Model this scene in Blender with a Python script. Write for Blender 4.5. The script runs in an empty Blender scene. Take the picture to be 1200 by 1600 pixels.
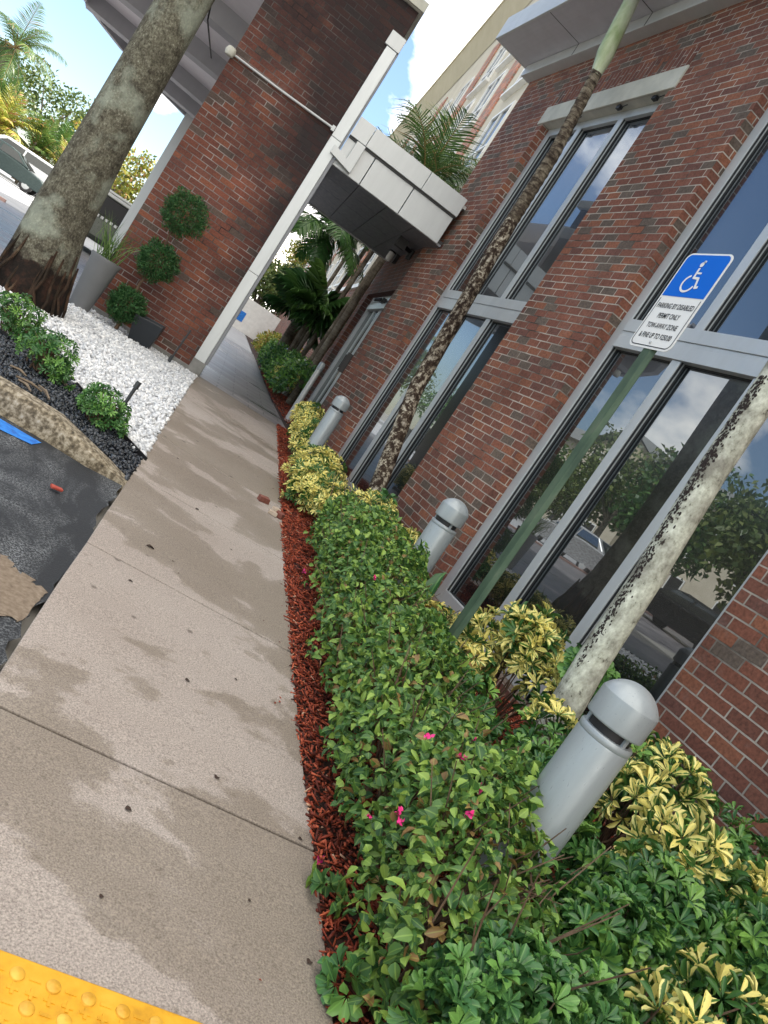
import bpy, math, random
import numpy as np
from mathutils import Vector, Matrix
R = math.radians
C = bpy.context.scene.collection
rng = np.random.default_rng(7)
random.seed(7)

# ------------------------------------------------------------------ camera
yaw, pit, roll = R(25.6), R(6.2), R(33.7)
_f = Vector((math.sin(yaw)*math.cos(pit), math.cos(yaw)*math.cos(pit), -math.sin(pit)))
_r = Vector((math.cos(yaw), -math.sin(yaw), 0)); _u = _r.cross(_f)
r2 = _r*math.cos(roll)+_u*math.sin(roll); u2 = -_r*math.sin(roll)+_u*math.cos(roll)
cam = bpy.data.cameras.new('camera'); camo = bpy.data.objects.new('camera', cam); C.objects.link(camo)
cam.sensor_fit = 'VERTICAL'; cam.sensor_height = 24; cam.lens = 18; cam.clip_start = .05; cam.clip_end = 3000
m = Matrix.Identity(4)
for i in range(3):
    m[i][0] = r2[i]; m[i][1] = u2[i]; m[i][2] = -_f[i]
m[0][3], m[1][3], m[2][3] = 0, 0, 1.105
camo.matrix_world = m
sc = bpy.context.scene; sc.camera = camo

# ------------------------------------------------------------------ world, sun, exposure
SUN_EL, SUN_AZ = 55.0, 74.0     # azimuth from +Y towards +X
w = bpy.data.worlds.new('World'); sc.world = w; w.use_nodes = True
nt = w.node_tree; nt.nodes.clear()
def N_(nt, t, **k):
    n = nt.nodes.new(t)
    for a, b in k.items():
        if a == 'inp':
            for i, v in b.items(): n.inputs[i].default_value = v
        else: setattr(n, a, b)
    return n
L = nt.links.new
sky = N_(nt, 'ShaderNodeTexSky', sky_type='NISHITA', sun_disc=False, sun_elevation=R(SUN_EL), sun_rotation=R(SUN_AZ), air_density=1.0, dust_density=.4, ozone_density=2.2)
bg = N_(nt, 'ShaderNodeBackground', inp={'Strength': .10}); out = N_(nt, 'ShaderNodeOutputWorld')
tc = N_(nt, 'ShaderNodeTexCoord')
mp = N_(nt, 'ShaderNodeMapping', inp={'Scale': (1, 1, 1.7), 'Location': (.35, .1, .0)})
no = N_(nt, 'ShaderNodeTexNoise', inp={'Scale': 2.6, 'Detail': 9, 'Roughness': .56})
cr = N_(nt, 'ShaderNodeValToRGB'); cr.color_ramp.elements[0].position = .52; cr.color_ramp.elements[1].position = .63
L(tc.outputs['Generated'], mp.inputs[0]); L(mp.outputs[0], no.inputs[0])
acc = None
# cloud banks: (direction, size, gain); the wide leading ones are unseen, added for fill light
CL = [((.25, -.1, 1), .95, .16), ((.1,-.8,.6), .7, .12), ((.40, .80, .44), .20, .34), ((.30, .86, .40), .16, .3), ((.46, .72, .50), .12, .2), ((.60, .62, .62), .10, .14), ((-.06, .98, .17), .05, .11), ((-.02, .97, .24), .05, .13), ((.5, .62, .72), .12, -.16), ((-.15, .97, .2), .09, -.14),
      ((-.62, .70, .22), .12, .10), ((-.6, .5, .62), .10, .08), ((-.5,.8,.45), .5, -.07), ((-.85,.45,.3), .5, -.05)]
for d, s, g in CL:
    v = Vector(d).normalized()
    dt = N_(nt, 'ShaderNodeVectorMath', operation='DISTANCE', inp={1: tuple(v)})
    L(tc.outputs['Generated'], dt.inputs[0])
    mr = N_(nt, 'ShaderNodeMapRange', interpolation_type='SMOOTHSTEP', inp={1: s*1.5, 2: s*.3, 3: 0, 4: g})
    L(dt.outputs['Value'], mr.inputs[0])
    if acc is None: acc = mr.outputs[0]
    else:
        a = N_(nt, 'ShaderNodeMath', operation='ADD'); L(acc, a.inputs[0]); L(mr.outputs[0], a.inputs[1]); acc = a.outputs[0]
a = N_(nt, 'ShaderNodeMath', operation='ADD'); L(acc, a.inputs[0]); L(no.outputs['Fac'], a.inputs[1])
L(a.outputs[0], cr.inputs[0])
mx = N_(nt, 'ShaderNodeMix', data_type='RGBA', inp={7: (15.5, 14.6, 13.2, 1)})
L(cr.outputs[0], mx.inputs[0]); L(sky.outputs[0], mx.inputs[6]); L(mx.outputs[2], bg.inputs[0]); L(bg.outputs[0], out.inputs[0])
sl = bpy.data.lights.new('sun', 'SUN'); sl.energy = 4.6; sl.angle = R(.5); sl.color = (1, .95, .87)
so = bpy.data.objects.new('sun', sl); C.objects.link(so)
sd = Vector((math.sin(R(SUN_AZ))*math.cos(R(SUN_EL)), math.cos(R(SUN_AZ))*math.cos(R(SUN_EL)), math.sin(R(SUN_EL))))
so.rotation_euler = sd.to_track_quat('Z', 'Y').to_euler(); so.location = sd*50
sc.view_settings.view_transform = 'Standard'; sc.view_settings.look = 'None'; sc.view_settings.exposure = 1.33; sc.view_settings.gamma = 1
sc.render.resolution_x = 768; sc.render.resolution_y = 1024

# ------------------------------------------------------------------ materials
def mat(name, col=(.5, .5, .5), rough=.6, metal=0., spec=.5):
    m = bpy.data.materials.new(name); m.use_nodes = True
    b = m.node_tree.nodes['Principled BSDF']
    b.inputs['Base Color'].default_value = (*col, 1); b.inputs['Roughness'].default_value = rough
    b.inputs['Metallic'].default_value = metal; b.inputs['Specular IOR Level'].default_value = spec
    return m, m.node_tree, b
def ramp(nt, stops, mode='LINEAR'):
    r = nt.nodes.new('ShaderNodeValToRGB'); cr = r.color_ramp; cr.interpolation = mode
    while len(cr.elements) > 1: cr.elements.remove(cr.elements[0])
    cr.elements[0].position = stops[0][0]; cr.elements[0].color = (*stops[0][1], 1)
    for p, c in stops[1:]:
        e = cr.elements.new(p); e.color = (*c, 1)
    return r
def noise(nt, scale, detail=5, rough=.55, vec=None, dist=0):
    n = N_(nt, 'ShaderNodeTexNoise', inp={'Scale': scale, 'Detail': detail, 'Roughness': rough, 'Distortion': dist})
    if vec is not None: nt.links.new(vec, n.inputs['Vector'])
    return n
def objvec(nt, scale=(1, 1, 1), rot=(0, 0, 0), loc=(0, 0, 0)):
    t = nt.nodes.new('ShaderNodeTexCoord'); mp = N_(nt, 'ShaderNodeMapping', inp={'Scale': scale, 'Rotation': rot, 'Location': loc})
    nt.links.new(t.outputs['Object'], mp.inputs[0]); return mp.outputs[0]
def mixc(nt, fac, a, b, mode='MIX'):
    n = N_(nt, 'ShaderNodeMix', data_type='RGBA', blend_type=mode)
    for s, i in ((fac, 0), (a, 6), (b, 7)):
        if hasattr(s, 'links'): nt.links.new(s, n.inputs[i])
        elif i == 0: n.inputs[0].default_value = s
        else: n.inputs[i].default_value = (*s, 1)
    return n.outputs[2]
def bump(nt, b, h, strength=.3, dist=.01):
    n = N_(nt, 'ShaderNodeBump', inp={'Strength': strength, 'Distance': dist}); nt.links.new(h, n.inputs['Height']); nt.links.new(n.outputs[0], b.inputs['Normal']); return n
def mottled(name, stops, scale=8, rough=.6, metal=0, detail=6, bs=.2, bd=.005, vscale=(1, 1, 1), spec=.5, nrough=.6):
    m, nt, b = mat(name, rough=rough, metal=metal, spec=spec)
    v = objvec(nt, vscale); n = noise(nt, scale, detail, nrough, v); r = ramp(nt, stops)
    nt.links.new(n.outputs['Fac'], r.inputs[0]); nt.links.new(r.outputs[0], b.inputs['Base Color'])
    if bs: bump(nt, b, n.outputs['Fac'], bs, bd)
    return m

def brick_mat(name, stain=0.0, tint=(1, 1, 1), mortar=(.5, .45, .39), bw=.185, rh=.0678, soldier=False, mort_dirty=.5, off=(0,0,0)):
    m, nt, b = mat(name, rough=.85, spec=.25)
    l = nt.links.new
    t = nt.nodes.new('ShaderNodeTexCoord')
    sx = nt.nodes.new('ShaderNodeSeparateXYZ'); l(t.outputs['Object'], sx.inputs[0])
    sn = nt.nodes.new('ShaderNodeSeparateXYZ'); l(t.outputs['Normal'], sn.inputs[0])
    ab = N_(nt, 'ShaderNodeMath', operation='ABSOLUTE'); l(sn.outputs[0], ab.inputs[0])
    gt = N_(nt, 'ShaderNodeMath', operation='GREATER_THAN', inp={1: .5}); l(ab.outputs[0], gt.inputs[0])
    mxf = N_(nt, 'ShaderNodeMix', data_type='FLOAT'); l(gt.outputs[0], mxf.inputs[0]); l(sx.outputs[0], mxf.inputs[2]); l(sx.outputs[1], mxf.inputs[3])
    cb = nt.nodes.new('ShaderNodeCombineXYZ')
    if soldier: l(sx.outputs[2], cb.inputs[0]); l(mxf.outputs[0], cb.inputs[1])
    else: l(mxf.outputs[0], cb.inputs[0]); l(sx.outputs[2], cb.inputs[1])
    # slight wobble
    wn = noise(nt, 9, 2, .5, t.outputs['Object'])
    wv = N_(nt, 'ShaderNodeVectorMath', operation='SCALE', inp={3: .006}); l(wn.outputs['Color'], wv.inputs[0])
    ad = N_(nt, 'ShaderNodeVectorMath', operation='ADD'); l(cb.outputs[0], ad.inputs[0]); l(wv.outputs[0], ad.inputs[1])
    ad2 = N_(nt, 'ShaderNodeVectorMath', operation='ADD', inp={1: off}); l(ad.outputs[0], ad2.inputs[0])
    bt = N_(nt, 'ShaderNodeTexBrick', offset=.5, inp={'Color1': (0, 0, 0, 1), 'Color2': (1, 1, 1, 1), 'Mortar': (.5, .5, .5, 1), 'Scale': 1, 'Mortar Size': .0052, 'Mortar Smooth': .25, 'Bias': 0, 'Brick Width': bw, 'Row Height': rh})
    l(ad2.outputs[0], bt.inputs['Vector'])
    r = ramp(nt, [(0, (.115, .083, .068)), (.08, (.17, .068, .049)), (.25, (.205, .077, .052)), (.42, (.175, .068, .049)), (.55, (.24, .092, .056)), (.68, (.145, .063, .05)), (.8, (.195, .080, .057)), (.93, (.125, .092, .075))], 'CONSTANT')
    l(bt.outputs['Color'], r.inputs[0])
    fn = noise(nt, 55, 5, .65, t.outputs['Object']); fr = ramp(nt, [(.25, (.5, .5, .5)), (.5, (1, 1, 1)), (.75, (1.4, 1.36, 1.32))]); l(fn.outputs['Fac'], fr.inputs[0])
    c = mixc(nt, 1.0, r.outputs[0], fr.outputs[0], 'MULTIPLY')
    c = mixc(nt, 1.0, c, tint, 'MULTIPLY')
    dn = noise(nt, .9, 5, .6, t.outputs['Object']); dr = ramp(nt, [(.32, (.72, .70, .70)), (.5, (1, 1, 1)), (.68, (1.28, 1.22, 1.16))]); l(dn.outputs['Fac'], dr.inputs[0]); c = mixc(nt, 1.0, c, dr.outputs[0], 'MULTIPLY')
    mn = noise(nt, 2.3, 4, .6, t.outputs['Object']); mr_ = ramp(nt, [(.36, mortar), (.56, tuple(x*mort_dirty for x in mortar)), (.66, tuple(x*mort_dirty*.22 for x in mortar))]); l(mn.outputs['Fac'], mr_.inputs[0])
    c = mixc(nt, bt.outputs['Fac'], c, mr_.outputs[0])
    ef = noise(nt, 5, 6, .7, t.outputs['Object']); er = ramp(nt, [(.58, (0, 0, 0)), (.8, (.3, .3, .3))]); l(ef.outputs['Fac'], er.inputs[0])
    c = mixc(nt, er.outputs[0], c, (.33, .28, .25))
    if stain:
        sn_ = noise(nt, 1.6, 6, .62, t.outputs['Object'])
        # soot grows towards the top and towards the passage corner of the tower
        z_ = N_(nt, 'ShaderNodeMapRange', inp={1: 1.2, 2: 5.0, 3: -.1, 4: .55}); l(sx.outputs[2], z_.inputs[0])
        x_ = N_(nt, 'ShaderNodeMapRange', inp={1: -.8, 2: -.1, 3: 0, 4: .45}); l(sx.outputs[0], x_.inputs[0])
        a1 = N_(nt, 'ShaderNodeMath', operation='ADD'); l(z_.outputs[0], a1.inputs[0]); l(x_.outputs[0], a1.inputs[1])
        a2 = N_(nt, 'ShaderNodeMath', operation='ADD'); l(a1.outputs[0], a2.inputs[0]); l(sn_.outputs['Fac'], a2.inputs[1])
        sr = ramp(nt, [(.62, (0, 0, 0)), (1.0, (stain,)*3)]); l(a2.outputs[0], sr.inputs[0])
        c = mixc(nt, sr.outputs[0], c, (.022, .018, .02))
    l(c, b.inputs['Base Color'])
    inv = N_(nt, 'ShaderNodeMath', operation='SUBTRACT', inp={0: 1}); l(bt.outputs['Fac'], inv.inputs[1])
    ml = N_(nt, 'ShaderNodeMath', operation='MULTIPLY_ADD', inp={1: .12}); l(fn.outputs['Fac'], ml.inputs[0]); l(inv.outputs[0], ml.inputs[2])
    bump(nt, b, ml.outputs[0], .9, .007)
    return m
M = {}
M['brick'] = brick_mat('red_brick', tint=(1.08, 1.16, 1.16))
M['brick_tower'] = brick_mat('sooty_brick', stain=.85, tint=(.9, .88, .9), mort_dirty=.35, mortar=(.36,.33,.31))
M['brick_door_shaded'] = brick_mat('shade_darkened_brick', tint=(.55, .58, .6), mortar=(.2, .18, .17))  # brick and mortar colour darkened to stand in for shade under the canopy
M['soldier'] = brick_mat('soldier_brick', soldier=True, bw=.2, off=(.09, .02, 0))
M['brick_far'] = brick_mat('orange_brick', tint=(2.2, 2.6, 2.7))
def metal_paint(name, col, rough=.38, dirt=.05, metal=.3):
    m, nt, b = mat(name, col, rough, metal)
    n = noise(nt, 5, 8, .7, objvec(nt, (1, 1, .14))); r = ramp(nt, [(.3, tuple(c*(1-dirt*1.6) for c in col)), (.65, tuple(min(1, c*(1+dirt)) for c in col))])
    nt.links.new(n.outputs['Fac'], r.inputs[0]); nt.links.new(r.outputs[0], b.inputs['Base Color'])
    n2 = noise(nt, 30, 4); rr = N_(nt, 'ShaderNodeMapRange', inp={1: .3, 2: .7, 3: rough-.07, 4: rough+.12}); nt.links.new(n2.outputs['Fac'], rr.inputs[0]); nt.links.new(rr.outputs[0], b.inputs['Roughness'])
    return m
M['frame'] = metal_paint('grey_aluminium', (.50, .53, .545))
M['frame_dark'] = metal_paint('black_gasket', (.03, .033, .036), .5)  # black of the gaskets around the panes
M['panel'] = metal_paint('silver_panel', (.50, .52, .525), .42)
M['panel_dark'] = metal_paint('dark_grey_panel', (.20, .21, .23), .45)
M['panel_mid'] = metal_paint('mid_grey_panel', (.47, .465, .50), .5)
M['pc_panel'] = metal_paint('pale_roof_panel', (.84, .83, .87), .6, .03, 0)
M['pc_rib'] = metal_paint('grey_roof_rib', (.44, .45, .48), .6, .03, 0)
M['strip'] = metal_paint('silver_corner', (.56, .59, .60), .4)
M['bollard'] = metal_paint('bollard_grey', (.32, .36, .38), .33, .10, .2)
M['black'] = mat('black_plastic', (.012, .012, .014), .45)[0]
M['white'] = mottled('white_paint', [(.3, (.66, .66, .64)), (.7, (.8, .8, .78))], 4, .5, bs=0)
M['lintel'] = mottled('pale_stone', [(.3, (.42, .42, .37)), (.7, (.58, .57, .5))], 5, .85, bs=.15)
M['footing'] = mottled('grey_footing', [(.3, (.14, .14, .13)), (.7, (.27, .27, .26))], 6, .85)
def glass_mat(name, base=(.005, .007, .008), refl=.115, tint=(.86, .93, 1.0)):
    m, nt, b = mat(name, base, .2); l = nt.links.new
    g = N_(nt, 'ShaderNodeBsdfGlossy', inp={'Color': (*tint, 1), 'Roughness': .004})
    wv = noise(nt, 1.1, 1, .4, objvec(nt)); bp = N_(nt, 'ShaderNodeBump', inp={'Strength': .05, 'Distance': .02}); l(wv.outputs['Fac'], bp.inputs['Height']); l(bp.outputs[0], g.inputs['Normal'])
    fr = N_(nt, 'ShaderNodeFresnel', inp={'IOR': 1.5}); mr = N_(nt, 'ShaderNodeMapRange', inp={1: 0, 2: 1, 3: refl, 4: 1}); l(fr.outputs[0], mr.inputs[0])
    ms = nt.nodes.new('ShaderNodeMixShader'); l(mr.outputs[0], ms.inputs[0]); l(b.outputs[0], ms.inputs[1]); l(g.outputs[0], ms.inputs[2])
    o = nt.nodes['Material Output']; l(ms.outputs[0], o.inputs[0]); return m
M['glass'] = glass_mat('tinted_glass')
M['glass_door'] = glass_mat('dark_door_glass', (.006, .008, .008), .03, (.32, .36, .36))
M['glass_far'] = glass_mat('far_glass', (.02, .024, .026), .04, (.45, .5, .55))
# concrete walk with drying damp patches
def concrete():
    m, nt, b = mat('broomed_concrete', rough=.8); l = nt.links.new
    v = objvec(nt, (.75, 1.0, 1), rot=(0, 0, R(12)), loc=(2.3, .35, 0))
    n = noise(nt, 1.25, 9, .63, v, .25); r = ramp(nt, [(.484, (0, 0, 0)), (.505, (.85, .85, .85)), (.56, (1, 1, 1))]); l(n.outputs['Fac'], r.inputs[0])
    n2 = noise(nt, 210, 3, .75, objvec(nt)); r2_ = ramp(nt, [(.32, (.5, .48, .46)), (.5, (.95, .95, .95)), (.68, (1.4, 1.38, 1.34))]); l(n2.outputs['Fac'], r2_.inputs[0])
    n3 = noise(nt, .8, 5, .6, objvec(nt)); r3 = ramp(nt, [(.3, (.29, .248, .22)), (.6, (.35, .312, .285)), (.75, (.385, .35, .33))]); l(n3.outputs['Fac'], r3.inputs[0])
    wet = mixc(nt, 1, r3.outputs[0], (.66, .635, .58), 'MULTIPLY')
    c = mixc(nt, r.outputs[0], r3.outputs[0], wet); c = mixc(nt, 1, c, r2_.outputs[0], 'MULTIPLY')
    # small dark spots (gum, leaf stains)
    vo = N_(nt, 'ShaderNodeTexVoronoi', inp={'Scale': 3.2}); l(objvec(nt), vo.inputs['Vector'])
    rs = ramp(nt, [(.035, (.25, .22, .2)), (.055, (1, 1, 1))]); l(vo.outputs['Distance'], rs.inputs[0])
    c = mixc(nt, .75, c, rs.outputs[0], 'MULTIPLY')
    vo2 = N_(nt, 'ShaderNodeTexVoronoi', inp={'Scale': 9}); l(objvec(nt), vo2.inputs['Vector'])
    rs2 = ramp(nt, [(.06, (.7, .68, .66)), (.12, (1, 1, 1))]); l(vo2.outputs['Distance'], rs2.inputs[0])
    c = mixc(nt, .6, c, rs2.outputs[0], 'MULTIPLY')
    l(c, b.inputs['Base Color'])
    rr = N_(nt, 'ShaderNodeMapRange', inp={1: 0, 2: 1, 3: .85, 4: .62}); l(r.outputs[0], rr.inputs[0]); l(rr.outputs[0], b.inputs['Roughness'])
    bump(nt, b, n2.outputs['Fac'], .35, .003); return m
M['concrete'] = concrete()
def asphalt():
    m, nt, b = mat('worn_asphalt', rough=.8); l = nt.links.new
    n = noise(nt, 130, 3, .7, objvec(nt)); v = objvec(nt, (1.1, .5, 1), rot=(0, 0, R(35))); n2 = noise(nt, 3.2, 6, .62, v, .6)
    r = ramp(nt, [(.45, (.02, .02, .02)), (.66, (.7, .7, .7))]); l(n2.outputs['Fac'], r.inputs[0])
    g = ramp(nt, [(.48, (0, 0, 0)), (.56, (1, 1, 1))]); l(n.outputs['Fac'], g.inputs[0])
    k = mixc(nt, 1, r.outputs[0], g.outputs[0], 'MULTIPLY')
    c = mixc(nt, k, (.016, .019, .024), (.30, .32, .34))
    n3 = noise(nt, 1.3, 5, .6, objvec(nt, loc=(3, 1, 0))); r3 = ramp(nt, [(.3, (.7, .7, .7)), (.7, (1.15, 1.15, 1.15))]); l(n3.outputs['Fac'], r3.inputs[0])
    c = mixc(nt, 1, c, r3.outputs[0], 'MULTIPLY')
    l(c, b.inputs['Base Color']); bump(nt, b, n.outputs['Fac'], .7, .004); return m
M['asphalt'] = asphalt()
M['sand'] = mottled('exposed_sandy_concrete', [(.3, (.13, .095, .065)), (.7, (.25, .20, .15))], 60, .9)
M['soil'] = mottled('dark_soil', [(.3, (.018, .009, .006)), (.7, (.05, .02, .013))], 30, .95)
M['ground'] = mottled('far_ground', [(.3, (.16, .155, .14)), (.7, (.24, .23, .21))], .6, .95, bs=0)
M['road'] = mottled('pale_road', [(.3, (.27, .28, .30)), (.7, (.36, .37, .39))], 1.2, .9, bs=0)
M['pinkcurb'] = mottled('pink_curb', [(.3, (.45, .28, .25)), (.7, (.55, .38, .34))], 5, .9, bs=0)
M['curb'] = mottled('stained_curb', [(.3, (.04, .034, .024)), (.45, (.13, .105, .07)), (.57, (.30, .26, .19)), (.75, (.46, .43, .37))], 42, .9, bs=.5)
M['blue'] = mottled('blue_line_paint', [(.35, (.01, .10, .40)), (.5, (.012, .17, .60)), (.7, (.03, .24, .68))], 22, .7, bs=.2)
def pavers():
    m, nt, b = mat('stamped_pavers', rough=.38); l = nt.links.new
    bt = N_(nt, 'ShaderNodeTexBrick', inp={'Color1': (.13, .122, .130, 1), 'Color2': (.20, .185, .195, 1), 'Mortar': (.05, .05, .052, 1), 'Scale': 1, 'Mortar Size': .008, 'Brick Width': .45, 'Row Height': .22})
    l(objvec(nt, rot=(0, 0, R(9))), bt.inputs['Vector'])
    n = noise(nt, .9, 6, .65, objvec(nt, (.5, 2.2, 1), rot=(0, 0, R(9)))); r = ramp(nt, [(.3, (.55, .55, .58)), (.55, (1, 1, 1)), (.72, (1.9, 1.85, 1.8))]); l(n.outputs['Fac'], r.inputs[0])
    l(mixc(nt, 1, bt.outputs['Color'], r.outputs[0], 'MULTIPLY'), b.inputs['Base Color'])
    rr = N_(nt, 'ShaderNodeMapRange', inp={1: .3, 2: .7, 3: .22, 4: .55}); l(n.outputs['Fac'], rr.inputs[0]); l(rr.outputs[0], b.inputs['Roughness'])
    return m
M['pavers'] = pavers()
def bark(name, cols, scale=14, ringscale=0, ring=.35, vs=(1, 1, .55), bs=.6, bd=.01, pos=(.32, .45, .58, .75)):
    m, nt, b = mat(name, rough=.9, spec=.2); l = nt.links.new
    n = noise(nt, scale, 8, .72, objvec(nt, vs)); r = ramp(nt, list(zip(pos, cols))); l(n.outputs['Fac'], r.inputs[0])
    n2 = noise(nt, scale*.22, 4, .6, objvec(nt, loc=(5, 2, 1))); r_ = ramp(nt, [(.35, (.55, .52, .5)), (.6, (1.15, 1.15, 1.1))]); l(n2.outputs['Fac'], r_.inputs[0])
    c = mixc(nt, 1, r.outputs[0], r_.outputs[0], 'MULTIPLY'); h = n.outputs['Fac']
    if ringscale:
        wv = N_(nt, 'ShaderNodeTexWave', bands_direction='Z', wave_profile='SAW', inp={'Scale': ringscale, 'Distortion': 1.4, 'Detail': 3, 'Detail Scale': 3})
        l(objvec(nt), wv.inputs['Vector']); rw = ramp(nt, [(.0, (.22, .2, .18)), (.22, (1, 1, 1)), (1, (.72, .7, .68))]); l(wv.outputs['Fac'], rw.inputs[0])
        c = mixc(nt, ring, c, mixc(nt, 1, c, rw.outputs[0], 'MULTIPLY'))
    l(c, b.inputs['Base Color']); bump(nt, b, h, bs, bd); return m
M['bark_big'] = bark('lichen_bark', [(.035, .032, .026), (.09, .085, .065), (.155, .15, .12), (.42, .43, .38)], 62, 0, vs=(1, 1, .75), bs=1.0, bd=.008)
def rootmask(m):
    nt = m.node_tree; b = nt.nodes['Principled BSDF']; l = nt.links.new; src = b.inputs['Base Color'].links[0].from_socket
    t = nt.nodes.new('ShaderNodeTexCoord'); sx = nt.nodes.new('ShaderNodeSeparateXYZ'); l(t.outputs['Object'], sx.inputs[0])
    n = noise(nt, 3.6, 7, .7, objvec(nt)); mr = N_(nt, 'ShaderNodeMapRange', inp={1: .2, 2: 1.15, 3: 1.15, 4: -.1}); l(sx.outputs[2], mr.inputs[0])
    a = N_(nt, 'ShaderNodeMath', operation='ADD'); l(mr.outputs[0], a.inputs[0]); l(n.outputs['Fac'], a.inputs[1]); r = ramp(nt, [(.5, (0, 0, 0)), (.54, (1, 1, 1))])
    h = N_(nt, 'ShaderNodeMath', operation='MULTIPLY', inp={1: .43}); l(a.outputs[0], h.inputs[0]); l(h.outputs[0], r.inputs[0])
    n2 = noise(nt, 8, 6, .7, objvec(nt)); r2_ = ramp(nt, [(.3, (.007, .006, .005)), (.5, (.016, .012, .010)), (.64, (.045, .022, .015)), (.78, (.13, .10, .08))]); l(n2.outputs['Fac'], r2_.inputs[0])
    n3 = noise(nt, 2.2, 5, .6, objvec(nt)); r3 = ramp(nt, [(.5, (0, 0, 0)), (.62, (.75, .75, .75))]); l(n3.outputs['Fac'], r3.inputs[0])
    c = mixc(nt, r3.outputs[0], src, mixc(nt, .55, src, (.42, .48, .40)))
    l(mixc(nt, r.outputs[0], c, r2_.outputs[0]), b.inputs['Base Color'])
rootmask(M['bark_big'])
M['bark_root'] = bark('dark_root_bark', [(.012, .009, .007), (.03, .022, .016), (.07, .04, .026), (.2, .17, .12)], 9, 0)
M['bark_pale'] = bark('pale_speckled_bark', [(.05, .04, .035), (.34, .35, .30), (.50, .52, .46), (.72, .74, .68)], 34, 0, vs=(1, 1, .7), bs=.3, pos=(.33, .40, .55, .75))
M['bark_spot'] = bark('white_flecked_bark', [(.02, .013, .010), (.05, .034, .025), (.30, .27, .22), (.62, .6, .55)], 24, 0, vs=(1, 1, .8), pos=(.38, .49, .56, .72))
M['bark_ring'] = bark('ringed_bark', [(.02, .015, .012), (.09, .07, .055), (.26, .23, .18), (.45, .41, .34)], 14, 4.2, 1.0, vs=(1, 1, 1.5), pos=(.3, .45, .58, .75))
M['bark_far'] = bark('grey_palm_bark', [(.06, .05, .04), (.13, .11, .09), (.2, .18, .15), (.28, .26, .22)], 8, 4, .5)
M['shaft'] = mottled('green_crownshaft', [(.3, (.18, .25, .10)), (.5, (.36, .42, .27)), (.7, (.58, .60, .50))], 6, .5, vscale=(1, 1, .25), bs=.1)
M['twig'] = mottled('brown_twig', [(.3, (.06, .035, .02)), (.7, (.17, .11, .07))], 20, .9)

def leaf_mat(name, c_dark, c_mid, c_light, rough=.42, tr=.25, varieg=None, odd=None, vein=.25):
    """per-leaf colour from the 'leaf' attribute: r random, g across, b along, a random"""
    m, nt, b = mat(name, rough=rough, spec=.4); l = nt.links.new
    at = N_(nt, 'ShaderNodeAttribute', attribute_name='leaf'); sp = nt.nodes.new('ShaderNodeSeparateColor'); l(at.outputs['Color'], sp.inputs[0])
    st = [(0, c_dark), (.5, c_mid), (.93, c_light)]
    r = ramp(nt, st); l(sp.outputs[0], r.inputs[0]); c = r.outputs[0]
    if odd:
        g = N_(nt, 'ShaderNodeMath', operation='GREATER_THAN', inp={1: 1-odd[1]}); l(at.outputs['Alpha'], g.inputs[0]); c = mixc(nt, g.outputs[0], c, odd[0])
    if varieg:
        ns = noise(nt, 60, 2, .5, objvec(nt)); ma = N_(nt, 'ShaderNodeMath', operation='MULTIPLY_ADD', inp={1: .9}); l(ns.outputs['Fac'], ma.inputs[0]); l(sp.outputs[1], ma.inputs[2])
        md = N_(nt, 'ShaderNodeMath', operation='MULTIPLY_ADD', inp={1: .5}); l(at.outputs['Alpha'], md.inputs[0]); l(ma.outputs[0], md.inputs[2])
        rv = ramp(nt, [(varieg[1], (0, 0, 0)), (varieg[1]+.12, (1, 1, 1))]); l(md.outputs[0], rv.inputs[0])
        gr = ramp(nt, [(.27, (0, 0, 0)), (.33, (1, 1, 1))]); l(sp.outputs[0], gr.inputs[0])
        c = mixc(nt, mixc(nt, 1, rv.outputs[0], gr.outputs[0], 'MULTIPLY'), c, mixc(nt, at.outputs['Alpha'], varieg[0], tuple(x*y for x, y in zip(varieg[0], (.93, .88, .62)))))
    if vein:
        rv2 = ramp(nt, [(.0, (1, 1, 1)), (.16, (0, 0, 0))]); l(sp.outputs[1], rv2.inputs[0])
        mm = N_(nt, 'ShaderNodeMath', operation='MULTIPLY', inp={1: vein}); l(rv2.outputs[0], mm.inputs[0])
        c = mixc(nt, mm.outputs[0], c, tuple(min(1, x*1.9+.02) for x in c_light))
    l(c, b.inputs['Base Color'])
    if tr:
        t = nt.nodes.new('ShaderNodeBsdfTranslucent'); l(c, t.inputs[0]); ms = N_(nt, 'ShaderNodeMixShader', inp={0: tr}); l(b.outputs[0], ms.inputs[1]); l(t.outputs[0], ms.inputs[2])
        l(ms.outputs[0], nt.nodes['Material Output'].inputs[0])
    return m
M['lf_hedge'] = leaf_mat('hedge_leaf', (.032, .095, .028), (.088, .20, .045), (.28, .42, .08), odd=((.26, .16, .06), .05))
M['lf_pitto'] = leaf_mat('glossy_green_leaf', (.035, .11, .04), (.075, .20, .06), (.20, .40, .09), rough=.3)
M['lf_dark'] = leaf_mat('dark_green_leaf', (.025, .085, .028), (.06, .17, .045), (.19, .36, .07), rough=.28)
M['lf_yel'] = leaf_mat('variegated_leaf', (.04, .13, .03), (.08, .19, .04), (.14, .27, .05), varieg=((.92, .85, .34), .78), vein=0, rough=.35)
M['lf_topi'] = leaf_mat('topiary_leaf', (.02, .075, .026), (.035, .12, .035), (.07, .18, .05), rough=.6)
M['lf_palm'] = leaf_mat('palm_leaf', (.035, .085, .02), (.065, .14, .03), (.15, .22, .05), vein=0, odd=((.28, .2, .08), .03))
M['lf_palmdark'] = leaf_mat('dark_palm_leaf', (.02, .065, .02), (.04, .115, .03), (.10, .20, .045), vein=0, rough=.35)
M['lf_fary'] = leaf_mat('yellow_green_leaf', (.10, .14, .02), (.22, .25, .035), (.42, .36, .06), vein=0, odd=((.35, .2, .07), .12))
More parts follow.
